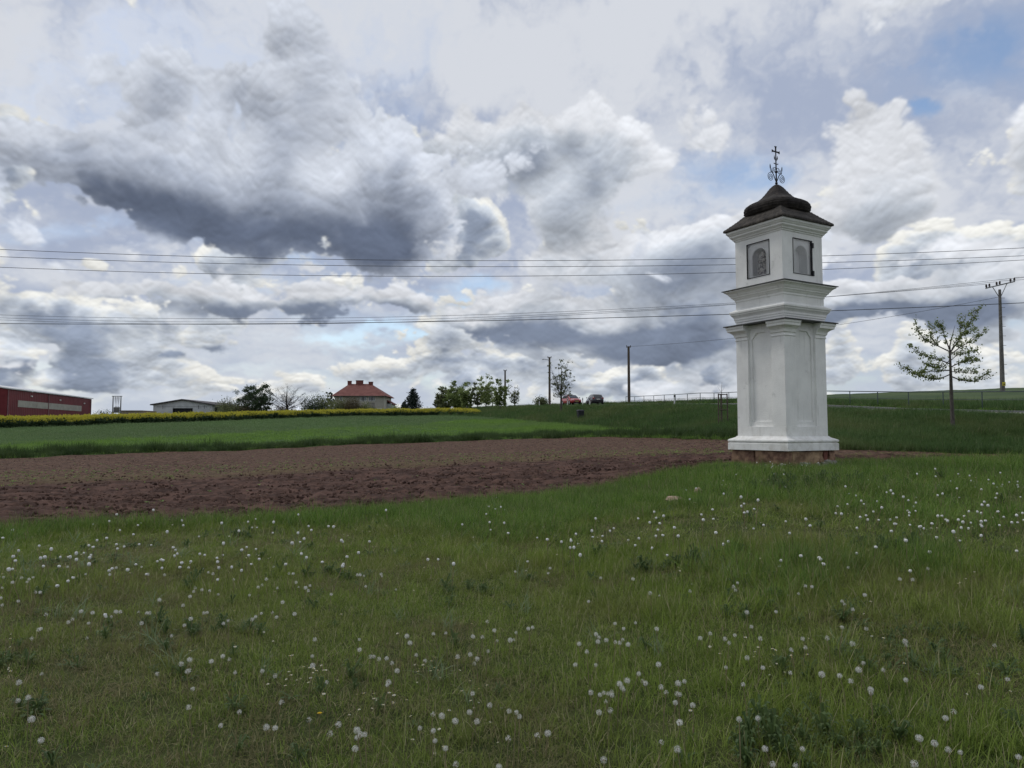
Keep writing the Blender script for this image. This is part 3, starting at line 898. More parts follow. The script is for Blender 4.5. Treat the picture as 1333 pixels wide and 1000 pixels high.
# the grassy embankment below the road
put('embankment_grass', fringe + crop, *area_points(30000, R(-5.5), R(52), lambda t: np.maximum(rowf(2)(t), np.minimum(rowf(3)(t) * 0.97, 200)), lambda t: rowf(4)(t) - 0.35, 82),
    lambda x, y, th, r, q: np.where(q.uniform(0, 1, len(x)) < 0.75, q.randint(0, 3, len(x)), q.randint(3, 6, len(x))),
    lambda x, y, th, r, q: np.interp(r, [28, 120], [0.75, 1.7]) * q.uniform(0.45, 1.3, len(x)) * (0.65 + patchn(x, y, 0.5, 88) * 0.8) * np.interp((r - rowf(3)(th)) / (rowf(4)(th) - rowf(3)(th)), [0, .7, 1], [1, .75, .30]) * np.where(th > R(18), 1.0 + np.clip(((r - rowf(3)(th)) / (rowf(4)(th) - rowf(3)(th)) - .6) * 2, 0, 1) * .9, 1.0), 'long green grass on the embankment below the road', 'grass')
put('bank_foot_grass', fringe, *area_points(9000, R(12), R(52), rowf(2), rowf(3), 83),
    lambda x, y, th, r, q: q.randint(0, 3, len(x)), lambda x, y, th, r, q: np.interp(r, [28, 60], [0.7, 1.1]) * q.uniform(0.5, 1.2, len(x)), 'grass at the foot of the embankment behind the shrine', 'grass')
put('verge_grass', fringe + crop, *area_points(11500, R(2), R(52), lambda t: rowf(5)(t) + 0.2, lambda t: rowf(5)(t) + 9, 84),
    lambda x, y, th, r, q: q.randint(0, 6, len(x)), lambda x, y, th, r, q: q.uniform(0.6, 1.25, len(x)) * np.interp(r, [40, 120], [1.0, 1.3]), 'rough grass on the verge beyond the road and railing', 'grass')


# flowering rapeseed
def rape_clump(name, rng):
    V, F, T, MI = [], [], [], []
    for _ in range(26):
        x, y = rng.uniform(-0.6, 0.6), rng.uniform(-0.6, 0.6); hh = rng.uniform(0.82, 1.10)
        for k in range(5):
            z = rng.uniform(0.05, hh * 0.78); a = rng.uniform(0, 6.28); s_ = rng.uniform(0.07, 0.14); b = len(V)
            cx, cy = x + 0.1 * math.cos(a), y + 0.1 * math.sin(a)
            V += [(cx - s_ * math.sin(a), cy + s_ * math.cos(a), z), (cx + s_ * math.sin(a), cy - s_ * math.cos(a), z + 0.03), (cx + s_ * math.cos(a), cy + s_ * math.sin(a), z + rng.uniform(0.08, 0.2))]
            F.append((b, b + 1, b + 2)); T += [rng.uniform(0, 0.85)] * 3; MI.append(0)
        for k in range(5):
            z = rng.uniform(hh * 0.76, hh); a = rng.uniform(0, 6.28); s_ = rng.uniform(0.03, 0.055); b = len(V)
            cx, cy = x + rng.uniform(-0.07, 0.07), y + rng.uniform(-0.07, 0.07)
            V += [(cx - s_ * math.sin(a), cy + s_ * math.cos(a), z), (cx + s_ * math.sin(a), cy - s_ * math.cos(a), z), (cx + s_ * 0.4 * math.cos(a), cy + s_ * 0.4 * math.sin(a), z + s_ * 2)]
            F.append((b, b + 1, b + 2)); T += [rng.uniform(0, 0.85)] * 3; MI.append(1)
    m = bpy.data.meshes.new(name); m.from_pydata(V, [], F); m.materials.append(M_rleaf); m.materials.append(M_rflower)
    m.polygons.foreach_set('material_index', MI)
    at = m.attributes.new('tint', 'FLOAT', 'POINT'); at.data.foreach_set('value', T); m.update()
    return m


M_rleaf = leafmat('rapeseed_leaf', (0.035, 0.062, 0.032), (0.070, 0.110, 0.050))
M_rflower = leafmat('rapeseed_flower', (0.42, 0.39, 0.04), (0.60, 0.55, 0.08), trans=0.3)
rape = [rape_clump('rapeseed_plant', rg) for _ in range(4)]
TH_RE = math.atan((622 - 666.5) / 952)
rapefar = lambda t: rowf(4)(t) - np.interp(t, [R(-40), R(-17), R(-10), TH_RE], [2, 10, 45, 66])
put('rapeseed_field', rape, *area_points(4200, W0, TH_RE, rowf(3), lambda t: rowf(3)(t) + 9, 85), lambda x, y, th, r, q: q.randint(0, 4, len(x)),
    lambda x, y, th, r, q: q.uniform(0.85, 1.08, len(x)) * np.interp(th, [TH_RE - 0.03, TH_RE], [1.0, 0.8]), 'near edge of the yellow flowering rapeseed crop', 'rapeseed', tilt=0.04)
put('rapeseed_field', rape, *area_points(7400, W0, TH_RE, lambda t: rowf(3)(t) + 9, rapefar, 86), lambda x, y, th, r, q: q.randint(0, 4, len(x)),
    lambda x, y, th, r, q: np.stack([q.uniform(1.0, 1.35, len(x))] * 2 + [q.uniform(0.85, 1.05, len(x))], -1), 'yellow flowering rapeseed reaching back to the farm buildings', 'rapeseed',
    keep=lambda x, y, th, r, q: rapefar(th) > r, tilt=0.04)


# darker clumps of broad-leaved weeds in the meadow
_q = np.random.RandomState(97); _w = []
for (px, py, n, sx, sy) in ((880, 738, 30, .30, .16), (1165, 722, 30, .26, .16), (1050, 978, 44, .26, .12), (1012, 640, 40, .30, .22), (1095, 632, 50, .9, .3), (965, 616, 34, .35, .12)):
    c = ground_hit(px, py)
    for _ in range(n): _w.append((c.x + _q.normal(0, sx), c.y + _q.normal(0, sy)))
_w = np.array(_w)
put('weed_clumps', weeds + [weed_rosette('clover_clump', 30, 0.09, 0.02, M_weed, rg, 1.6)], np.arctan2(_w[:, 0], _w[:, 1]), np.hypot(_w[:, 0], _w[:, 1]), _q, lambda x, y, th, r, q: q.randint(1, 4, len(x)),
    lambda x, y, th, r, q: q.uniform(0.7, 1.3, len(x)) * np.interp(r, [3, 8, 20], [.62, .9, 1.3]), 'darker clumps of broad-leaved weeds scattered in the meadow', 'weeds')

# ------------------------------------------------------------------ the wayside shrine
def plaster_extra(t, P, col, b):
    # faint grime, hairline stains and splash dirt low on the plaster
    x, y, z = sep(t, P)
    st = noise(t, vec(t, x * 9.0, y * 9.0, z * 0.8), 1.0, 5, 0.65).ss(0.56, 0.74)
    c = mixc(t, st * 0.40, col, (0.45, 0.45, 0.42))
    sp = noise(t, P, 2.2, 7, 0.7).ss(0.60, 0.68)
    c = mixc(t, sp * 0.35, c, (0.42, 0.42, 0.40))
    low = noise(t, P, 3.5, 6, 0.7).ss(0.42, 0.62) * z.ss(2.0, 1.0)
    return mixc(t, low * 0.35, c, (0.36, 0.33, 0.27))


M_plaster = pmat('lime_plaster', (0.73, 0.73, 0.71), (0.83, 0.83, 0.805), scale=1.2, rough=0.9, bump=0.006, bscale=26, spec=0.2, extra=plaster_extra)
M_niche = pmat('niche_plaster', (0.80, 0.80, 0.79), (0.86, 0.86, 0.85), scale=3, rough=0.9)
M_flash = pmat('lead_flashing', (0.060, 0.064, 0.068), (0.105, 0.108, 0.108), scale=4, rough=0.6, metal=0.3, bump=0.002)
M_iron = pmat('black_iron', (0.014, 0.014, 0.020), (0.030, 0.028, 0.032), scale=20, rough=0.55, metal=0.5)
M_glass = bpy.data.materials.new('window_glass'); M_glass.use_nodes = True
gt = M_glass.node_tree; gb = gt.nodes['Principled BSDF']; gb.inputs['Roughness'].default_value = 0.03
gb.inputs['Base Color'].default_value = (1, 1, 1, 1); gb.inputs['Metallic'].default_value = 1.0
trn = gt.nodes.new('ShaderNodeBsdfTransparent'); fr = gt.nodes.new('ShaderNodeFresnel'); fr.inputs[0].default_value = 1.5
mxs = gt.nodes.new('ShaderNodeMixShader'); gt.links.new(fr.outputs[0], mxs.inputs[0]); gt.links.new(trn.outputs[0], mxs.inputs[1]); gt.links.new(gb.outputs[0], mxs.inputs[2])
gt.links.new(mxs.outputs[0], gt.nodes['Material Output'].inputs[0])


def shingle_extra(t, P, col, b):
    x, y, z = sep(t, P)
    n = noise(t, vec(t, x * 14, y * 14, z * 3), 1.0, 3, 0.5).ss(0.35, 0.65)
    c = mixc(t, n * 0.6, col, (0.016, 0.014, 0.014))
    lich = noise(t, P, 5.0, 6, 0.7).ss(0.60, 0.70)
    return mixc(t, lich * 0.5, c, (0.10, 0.095, 0.075))


M_shingle = pmat('weathered_shingle', (0.024, 0.020, 0.019), (0.055, 0.047, 0.041), scale=3, rough=0.9, bump=0.012, bscale=16, extra=shingle_extra)

M_shingle2 = pmat('mossy_shingle', (0.040, 0.035, 0.031), (0.095, 0.083, 0.070), scale=3, rough=0.9, bump=0.012, bscale=16, extra=shingle_extra)
shrine = empty('wayside_shrine', (SHX, SHY, 0), SHA)
tag(shrine, 'tall white plastered wayside shrine with dark shingled roof and iron cross', 'shrine')
SB = dict(parent=shrine)
# foundation: odd stones round a rubble core
stone_mats = [pmat('red_brown_sandstone', (0.110, 0.060, 0.045), (0.300, 0.190, 0.125), scale=4, rough=0.95, bump=0.02, bscale=12),
              pmat('ochre_sandstone', (0.160, 0.100, 0.065), (0.400, 0.280, 0.175), scale=4, rough=0.95, bump=0.02, bscale=12),
              pmat('brick_red_stone', (0.150, 0.060, 0.045), (0.210, 0.090, 0.065), scale=4, rough=0.95, bump=0.015, bscale=14),
              pmat('grey_rubble_stone', (0.22, 0.20, 0.18), (0.50, 0.48, 0.45), scale=4, rough=0.95, bump=0.02, bscale=14)]
MB().square([(0.86, 0.2), (0.86, 1.06)]).build('rubble_core', pmat('rubble_core', (0.06, 0.045, 0.035), (0.11, 0.085, 0.065), scale=8, rough=0.95, bump=0.03), **SB)


def stone(x0, y0, z0, x1, y1, z1, mi, seed, rz=0.0):
    rg_ = random.Random(seed)
    bm = bmesh.new(); bmesh.ops.create_cube(bm, size=1.0)
    bmesh.ops.subdivide_edges(bm, edges=bm.edges[:], cuts=2, use_grid_fill=True)
    cx, cy, cz = (x0 + x1) / 2, (y0 + y1) / 2, (z0 + z1) / 2
    sx, sy, sz = x1 - x0, y1 - y0, z1 - z0
    for v in bm.verts:
        k = 1 - 0.10 * max(0, (abs(v.co.x) + abs(v.co.y) + abs(v.co.z)) - 1.0)
        v.co = Vector((v.co.x * sx * k, v.co.y * sy * k, v.co.z * sz * k))
        v.co += Vector([rg_.uniform(-1, 1) * 0.024 for _ in range(3)])
    m = bpy.data.meshes.new('stone'); bm.to_mesh(m); bm.free(); m.materials.append(stone_mats[mi])
    o = bpy.data.objects.new('stone', m); COL.objects.link(o); o.location = (cx, cy, cz); o.rotation_euler = (0, 0, rz); o.parent = shrine
    bv = o.modifiers.new('bevel', 'BEVEL'); bv.width = 0.012; bv.segments = 2
    return o


# (along start, along end, bottom, top, kind) seen from each side; side -x is the left face, side -y the right face
courses = {
    '-x': [(-0.97, 0.12, .52, 1.045, 0), (0.15, 0.96, .40, 1.04, 0), (-0.97, -0.55, .36, .50, 3), (-0.52, -0.1, .36, .50, 3)],
    '-y': [(-0.78, 0.46, .62, 1.04, 1), (0.50, 0.68, .46, 1.035, 2), (0.71, 0.96, .72, 1.04, 0), (-0.78, -0.34, .36, .60, 3), (-0.30, 0.12, .34, .585, 0), (0.16, 0.46, .38, .59, 3), (0.71, 0.95, .40, .69, 3)],
    '+x': [(-0.72, -0.1, .40, 1.04, 0), (-0.08, 0.5, .40, 1.04, 1), (0.52, 0.76, .40, 1.04, 2)],
    '+y': [(-0.76, -0.2, .40, 1.04, 1), (-0.18, 0.4, .40, 1.04, 0), (0.42, 0.96, .40, 1.04, 0)]}
sd = 0
for side, lst in courses.items():
    for (a, b_, z0, z1, mi) in lst:
        sd += 1; d0, d1 = 0.80, 0.965 - (0.03 if sd % 3 == 0 else 0)
        if side == '-x': stone(-d1, a, z0, -d0, b_, z1, mi, sd)
        elif side == '+x': stone(d0, a, z0, d1, b_, z1, mi, sd)
        elif side == '-y': stone(a, -d1, z0, b_, -d0, z1, mi, sd)
        else: stone(a, d0, z0, b_, d1, z1, mi, sd)
for (x, y, s_) in ((0.35, -1.06, .11), (0.62, -1.04, .15), (0.80, -1.02, .10), (-0.45, -1.08, .12), (-0.98, -0.85, .10), (0.1, -1.05, .09), (-1.05, -0.3, .08)):
    zz = h(SHX + x * math.cos(SHA) - y * math.sin(SHA), SHY + x * math.sin(SHA) + y * math.cos(SHA))
    stone(x - s_, y - s_ * .6, zz - .05, x + s_, y + s_ * .6, zz + s_ * 1.3, 3, int(x * 100) + 500, rz=x * 3)

MB().square([(1.035, 1.05), (1.035, 1.235), (1.025, 1.245), (1.0, 1.25), (1.0, 1.262), (1.02, 1.268), (1.037, 1.285), (1.04, 1.31), (1.03, 1.335), (1.0, 1.352), (0.95, 1.372), (0.90, 1.395), (0.865, 1.425), (0.86, 1.44)]).build('base_ledge', M_plaster, **SB, bevel=0.006)
MB().square([(0.84, 1.44), (0.84, 1.70)]).build('plinth_band', M_plaster, **SB, bevel=0.006)
MB().square([(0.735, 1.70), (0.735, 4.535)]).build('shaft', M_plaster, **SB)
for sx in (-1, 1):
    for sy in (-1, 1):
        MB().square([(0.214, 1.70), (0.2145, 4.12)], cx=sx * 0.6245, cy=sy * 0.6245).build('pilaster', M_plaster, **SB, bevel=0.006)
        CP = [(0.2145, 4.12), (0.232, 4.125), (0.234, 4.15), (0.222, 4.165), (0.222, 4.21), (0.25, 4.23), (0.256, 4.27), (0.265, 4.30), (0.30, 4.34), (0.345, 4.37), (0.385, 4.385), (0.39, 4.40), (0.395, 4.45), (0.415, 4.47), (0.42, 4.53)]
        cp_ = MB(); c0_ = 0.6245
        def cring(f, z):
            o_ = f; i_ = 0.2145 + (f - 0.2145) * 0.06
            xs = sorted((sx * (c0_ + o_), sx * (c0_ - i_))); ys = sorted((sy * (c0_ + o_), sy * (c0_ - i_)))
            return [(xs[0], ys[0], z), (xs[1], ys[0], z), (xs[1], ys[1], z), (xs[0], ys[1], z)]
        cp_.rings([cring(f, z) for f, z in CP])
        cp_.build('capital', M_plaster, **SB, bevel=0.004)


def facing(k):
    """matrix from a face's own plane (u across, v up, w outwards) to the shrine, k quarter turns from the -y face"""
    return Matrix.Rotation(k * math.pi / 2, 4, 'Z') @ Matrix(((1, 0, 0, 0), (0, 0, -1, 0), (0, 1, 0, 0), (0, 0, 0, 1)))


def plate_with_hole(outer, inner, w0, w1, M):
    """plate between two outlines with the same number of points, from depth w0 to w1"""
    n = len(outer); mb_ = MB()
    vs = [M @ Vector((u, v, w1)) for u, v in outer] + [M @ Vector((u, v, w1)) for u, v in inner] + [M @ Vector((u, v, w0)) for u, v in inner]
    fs = []
    for i in range(n):
        j = (i + 1) % n
        fs.append((i, j, n + j, n + i)); fs.append((n + i, n + j, 2 * n + j, 2 * n + i))
    mb_.add(vs, fs)
    return mb_


PZ0, PZ1, PH = 1.70, 4.36, 0.41
for k in range(4):
    M = facing(k)
    out = [(-PH, PZ0), (PH, PZ0), (PH, PZ1 - 0.2), (PH, PZ1 + .17), (-PH, PZ1 + .17), (-PH, PZ1 - 0.2)]
    inn = [(-PH + .085, PZ0 + .13), (PH - .085, PZ0 + .13), (PH - .085, PZ1 - .24), (PH - .25, PZ1 - .06), (-PH + .25, PZ1 - .06), (-PH + .085, PZ1 - .24)]
    plate_with_hole(out, inn, 0.735, 0.775, M).build('panel_frame', M_plaster, **SB)
MB().square([(1.085, 4.535), (1.09, 4.54), (1.085, 4.562), (0.86, 4.60)]).build('flashing', M_flash, **SB)
MB().square([(0.835, 4.585), (0.835, 4.66), (0.855, 4.665), (0.858, 4.72), (0.872, 4.725), (0.875, 4.78), (0.90, 4.82), (0.935, 4.86), (0.945, 4.90), (0.965, 4.905), (0.968, 4.955), (0.955, 4.965), (0.87, 5.01), (0.835, 5.04)]).build('string_course', M_plaster, **SB, bevel=0.004)
MB().square([(0.828, 5.04), (0.828, 5.24)]).build('frieze', M_plaster, **SB)
MB().square([(0.828, 5.24), (0.848, 5.245), (0.85, 5.30), (0.875, 5.32), (0.905, 5.36), (0.93, 5.375), (0.935, 5.41), (0.955, 5.42), (0.985, 5.47), (1.03, 5.51), (1.065, 5.525), (1.07, 5.56)]).build('middle_cornice', M_plaster, **SB, bevel=0.004)
MB().square([(1.105, 5.562), (1.11, 5.567), (1.105, 5.585), (0.83, 5.64)]).build('flashing', M_flash, **SB)
# the lantern block with its four glazed niches
WH, WZ0, WZ1 = 0.385, 5.86, 6.82
MB().square([(0.82, 5.62), (0.82, WZ0)]).build('lantern_sill', M_plaster, **SB)
MB().square([(0.82, WZ1), (0.82, 6.99)]).build('lantern_head', M_plaster, **SB)
for sx in (-1, 1):
    for sy in (-1, 1):
        c_ = (WH + 0.82) / 2; hw = (0.82 - WH) / 2
        MB().square([(hw, WZ0), (hw, WZ1)], cx=sx * c_, cy=sy * c_).build('lantern_pier', M_plaster, **SB)
arch_hw, arch_sp, arch_w1, arch_w0 = 0.235, 6.42, 0.76, 0.52
for k in range(4):
    M = facing(k)
    inner = [(arch_hw, 5.90), (arch_hw, 6.15), (arch_hw, arch_sp)] + [(arch_hw * math.cos(a), arch_sp + arch_hw * math.sin(a)) for a in [math.pi * i / 14 for i in range(1, 14)]] + [(-arch_hw, arch_sp), (-arch_hw, 6.15), (-arch_hw, 5.90)]
    outer = []
    n = len(inner)
    for i, (u, v) in enumerate(inner):
        if i <= 2: outer.append((WH, [WZ0, 6.15, arch_sp][i]))
        elif i >= n - 3: outer.append((-WH, [arch_sp, 6.15, WZ0][i - (n - 3)]))
        else:
            a = math.pi * (i - 2) / 14; q_c, q_s = math.cos(a), math.sin(a)
            s_ = min(WH / max(abs(q_c), 1e-6), (WZ1 - arch_sp) / max(q_s, 1e-6)); outer.append((q_c * s_, arch_sp + q_s * s_))
    mb = plate_with_hole(outer, inner, arch_w0, arch_w1, M)
    mb.add([M @ Vector((u, v, arch_w0)) for u, v in inner], [tuple(range(n - 1, -1, -1))])
    nb = mb.build('niche', M_niche, **SB)
    # raised archivolt and impost line
    mb = MB()
    arc = [(arch_hw + .02, 5.92), (arch_hw + .02, arch_sp)] + [((arch_hw + .02) * math.cos(a), arch_sp + (arch_hw + .02) * math.sin(a)) for a in [math.pi * i / 16 for i in range(1, 16)]] + [(-arch_hw - .02, arch_sp), (-arch_hw - .02, 5.92)]
    mb.tube([M @ Vector((u, v, arch_w1 + .004)) for u, v in arc], 0.018, 6)
    for s_ in (-1, 1): mb.tube([M @ Vector((s_ * (arch_hw + .0), arch_sp - .02, arch_w1 + .01)), M @ Vector((s_ * (arch_hw + .12), arch_sp - .02, arch_w1 + .01))], 0.014, 6)
    mb.build('archivolt', M_niche, parent=nb)
    # iron window frame with its pane
    mb = MB(); fw = 0.016
    for (u0, v0, u1, v1) in ((-WH - .015, WZ0 - .012, WH + .015, WZ0 - .012 + fw), (-WH - .015, WZ1 - fw + .012, WH + .015, WZ1 + .012), (-WH - .015, WZ0 + fw - .012, -WH - .015 + fw, WZ1 - fw + .012), (WH + .015 - (0.045 if k == 0 else fw), WZ0 + fw - .012, WH + .015, WZ1 - fw + .012)):
        mb.box(u0, v0, 0.800, u1, v1, 0.832, M=M)
    wf = mb.build('window_frame', M_iron, **SB)
    MB().add([M @ Vector(p) for p in ((-WH, WZ0 + .01, .808), (WH, WZ0 + .01, .808), (WH, WZ1 - .01, .808), (-WH, WZ1 - .01, .808))], [(0, 1, 2, 3)]).build('pane', M_glass, parent=wf)
    if k == 0:
        for zc in (WZ0 + .06, WZ1 - .12):
            MB().box(WH - .005, zc - .07, 0.822, WH + .055, zc + .07, 0.85, M=M).build('hinge', M_iron, parent=wf)
MB().square([(0.82, 6.99), (0.842, 6.993), (0.845, 7.03), (0.87, 7.035), (0.885, 7.07), (0.925, 7.11), (0.935, 7.125), (0.937, 7.16), (0.955, 7.17), (0.985, 7.215), (1.0, 7.225), (1.005, 7.285)]).build('upper_cornice', M_plaster, **SB, bevel=0.004)


def supersq(a, z, n=40, p=3.0, j=0.0, rr=None):
    out = []
    for k in range(n):
        t = 2 * math.pi * (k + 0.5) / n
        c, s_ = math.cos(t), math.sin(t)
        r = a / (abs(c) ** p + abs(s_) ** p) ** (1 / p)
        if rr: r *= 1 + rr.uniform(-j, j)
        out.append((r * c, r * s_, z))
    return out


# lower roof: stepped courses of shingles up to the bulb
rr_ = random.Random(5)
prof = []
nst = 8
for i in range(nst):
    u0, u1 = i / nst, (i + 1) / nst
    f = lambda u: (1.055 - 0.42 * u, 7.295 + 0.05 + 0.34 * u + 0.05 * u * u)
    a0, z0 = f(u0); a1, z1 = f(u1)
    if i == 0: prof += [(1.0, 7.288), (1.05, 7.29)]
    prof += [(a0, z0 - 0.03), (a0 - 0.004, z0), (a1 + 0.018, z1 - 0.012)]
mb = MB()
def sq_ring(a, z, n=10):
    out = []
    for (x0, y0, x1, y1) in ((-1, -1, 1, -1), (1, -1, 1, 1), (1, 1, -1, 1), (-1, 1, -1, -1)):
        for i in range(n):
            t = i / n; out.append(((x0 + (x1 - x0) * t) * a, (y0 + (y1 - y0) * t) * a, z + rr_.uniform(-0.004, 0.004)))
    return out
mb.rings([sq_ring(a, z) for a, z in prof])
mb.build('lower_roof', M_shingle2, **SB)
bulb = [(0.60, 7.60), (0.70, 7.66), (0.765, 7.72), (0.80, 7.80), (0.805, 7.87), (0.79, 7.93), (0.75, 7.985), (0.69, 8.025), (0.61, 8.06), (0.53, 8.10), (0.455, 8.15), (0.385, 8.21), (0.32, 8.285), (0.26, 8.365), (0.205, 8.44), (0.155, 8.505), (0.10, 8.56), (0.05, 8.595), (0.02, 8.605)]
rings = []
for i, (a, z) in enumerate(bulb):
    rings.append(supersq(a + 0.012, z - 0.012, rr=rr_, j=0.012)); rings.append(supersq(a - 0.004, z, rr=rr_, j=0.012))
mb = MB(); mb.rings(rings)
mb.build('onion_roof', M_shingle, **SB)

# iron cross with its scrolls
cr = MB().tube([(0, 0, 8.56), (0, 0, 9.68)], [0.022, 0.015], 8)
for zc, r in ((8.64, 0.040), (8.70, 0.028), (8.97, 0.042), (9.05, 0.028)): cr.sphere((0, 0, zc), r, 8, 6)
cr.build('cross_rod', M_iron, **SB)
ca = MB()
def flare(cx, cz, dx_, dz_, L):
    # an arm that widens to its end
    n = Vector((-dz_, 0, dx_)); d = Vector((dx_, 0, dz_)); c = Vector((cx, 0, cz))
    for (u0, w0, u1, w1) in ((0, .016, L * .7, .018), (L * .7, .018, L, .042)):
        P = [c + d * u0 - n * w0, c + d * u1 - n * w1, c + d * u1 + n * w1, c + d * u0 + n * w0]
        ca.add([p + Vector((0, y, 0)) for y in (-.012, .012) for p in P], [(3, 2, 1, 0), (4, 5, 6, 7), (0, 1, 5, 4), (1, 2, 6, 5), (2, 3, 7, 6), (3, 0, 4, 7)])
flare(0, 9.56, 1, 0, .155); flare(0, 9.56, -1, 0, .155); flare(0, 9.56, 0, 1, .16)
ca.build('cross_arms', M_iron, **SB)


def spiral(cx, cz, r0, r1, turns, a0, sgn, n=44):
    return [(cx + sgn * (r0 + (r1 - r0) * i / n) * math.cos(a0 + turns * 2 * math.pi * i / n), 0, cz + (r0 + (r1 - r0) * i / n) * math.sin(a0 + turns * 2 * math.pi * i / n)) for i in range(n + 1)]


for s_ in (-1, 1):
    mb = MB()
    mb.tube([(0, 0, 8.66), (s_ * .05, 0, 8.75), (s_ * .11, 0, 8.87), (s_ * .17, 0, 8.94), (s_ * .225, 0, 8.95)], 0.014, 6)
    mb.tube(spiral(s_ * .235, 8.79, 0.125, 0.015, -2.4, math.pi / 2 + .2, s_), 0.0085, 5)
    mb.build('scroll', M_iron, **SB)
    mb = MB()
    mb.tube(spiral(s_ * .125, 8.99, 0.085, 0.012, 1.9, -math.pi * .5, s_), 0.0075, 5)
    mb.tube([(s_ * .02, 0, 9.08), (s_ * .07, 0, 9.09), (s_ * .12, 0, 9.075)], 0.009, 5)
    mb.build('scroll', M_iron, **SB)
    # leaf finials
    mb = MB()
    mb.tube([(s_ * .21, 0, 8.94), (s_ * .235, 0, 9.01), (s_ * .24, 0, 9.06), (s_ * .245, 0, 9.12), (s_ * .25, 0, 9.17)], [.008, .008, .018, .016, .003], 6)
    mb.build('leaf_finial', M_iron, **SB)
    mb = MB()
    mb.tube([(s_ * .01, 0, 9.20), (s_ * .06, 0, 9.205), (s_ * .085, 0, 9.215)], [.008, .014, .016], 6)
    mb.tube([(s_ * .01, 0, 9.30), (s_ * .045, 0, 9.32), (s_ * .058, 0, 9.37), (s_ * .068, 0, 9.45)], [.006, .008, .018, .003], 6)
    mb.build('leaf_finial', M_iron, **SB)

# figure of a saint in the left niche
M_fig = pmat('painted_figure', (0.52, 0.49, 0.46), (0.14, 0.13, 0.14), scale=9, rough=0.8, bump=0.006, bscale=40, contrast=(0.48, 0.56))
mb = MB()
def ell(z, rx, ry, ox=0.0, oy=0.0, n=16, seed=0):
    return [(ox + rx * math.cos(2 * math.pi * k / n) * (1 + 0.10 * math.sin(5 * 2 * math.pi * k / n + seed)), oy + ry * math.sin(2 * math.pi * k / n) * (1 + 0.10 * math.sin(5 * 2 * math.pi * k / n + seed)), z) for k in range(n)]
mb.rings([ell(5.91, .13, .12, seed=0), ell(5.96, .14, .125, seed=.3), ell(6.08, .12, .105, seed=.8), ell(6.20, .10, .085, seed=1.2), ell(6.30, .088, .07, seed=1.4), ell(6.38, .10, .075), ell(6.44, .092, .065), ell(6.475, .04, .035), ell(6.50, .036, .034)])
mb.sphere((0, 0, 6.545), .052, 12, 8, (0.9, 0.95, 1.2))
mb.tube([(-.09, 0, 6.42), (-.12, -.03, 6.33), (-.07, -.09, 6.27), (0.0, -.11, 6.29)], [.034, .03, .026, .018], 8)
mb.tube([(.09, 0, 6.42), (.13, -.03, 6.34), (.10, -.09, 6.30), (.04, -.11, 6.31)], [.034, .03, .026, .018], 8)
mb.rings([ell(6.26, .05, .045, .06, -.10, seed=2), ell(6.34, .045, .04, .06, -.10, seed=2), ell(6.40, .03, .03, .06, -.10)])
mb.sphere((.06, -.10, 6.44), .034, 10, 6)
mb.tube([(-.10, -.12, 5.92), (-.11, -.11, 6.2), (-.10, -.10, 6.52)], .009, 6)
for k in range(9):
    a = k * 0.7; mb.sphere((0.13 * math.cos(a), -.06 - .06 * abs(math.sin(a)), 5.93 + .035 * k), .032, 7, 5, (1, 1, .8))
cN = facing(3)                                   # the -x face
fo = mb.build('saint_figure', M_fig, smooth=True, rz=SHA - math.pi / 2 + 0.15)
_lp = Vector((-0.60, 0.0, 0))
fo.location = (SHX + _lp.x * math.cos(SHA) - _lp.y * math.sin(SHA), SHY + _lp.x * math.sin(SHA) + _lp.y * math.cos(SHA), 0)
tag(fo, 'small pale statue of a robed saint behind glass in the left niche of the shrine', 'statue')

# ------------------------------------------------------------------ poles, wires, railing, posts
M_cpole = pmat('pole_concrete', (0.10, 0.095, 0.09), (0.16, 0.15, 0.14), scale=3, rough=0.9, bump=0.004, bscale=30)
M_wpole = pmat('pole_wood', (0.070, 0.055, 0.045), (0.12, 0.095, 0.075), scale=4, rough=0.9, stretch=(6, 6, 0.6), bump=0.004)
M_insul = pmat('brown_porcelain', (0.020, 0.014, 0.014), (0.05, 0.03, 0.03), scale=5, rough=0.3)
M_steel = pmat('grey_steel', (0.14, 0.14, 0.14), (0.22, 0.22, 0.21), scale=6, rough=0.6, metal=0.4)
M_wire = pmat('wire_aluminium', (0.05, 0.055, 0.06), (0.08, 0.08, 0.085), scale=2, rough=0.6)
M_yel = pmat('yellow_sign', (0.55, 0.45, 0.05), (0.65, 0.55, 0.08), scale=6, rough=0.6)
M_blk = pmat('black_paint', (0.010, 0.010, 0.012), (0.02, 0.02, 0.022), scale=6, rough=0.6)
M_white = pmat('white_paint', (0.62, 0.62, 0.60), (0.72, 0.72, 0.70), scale=6, rough=0.7)

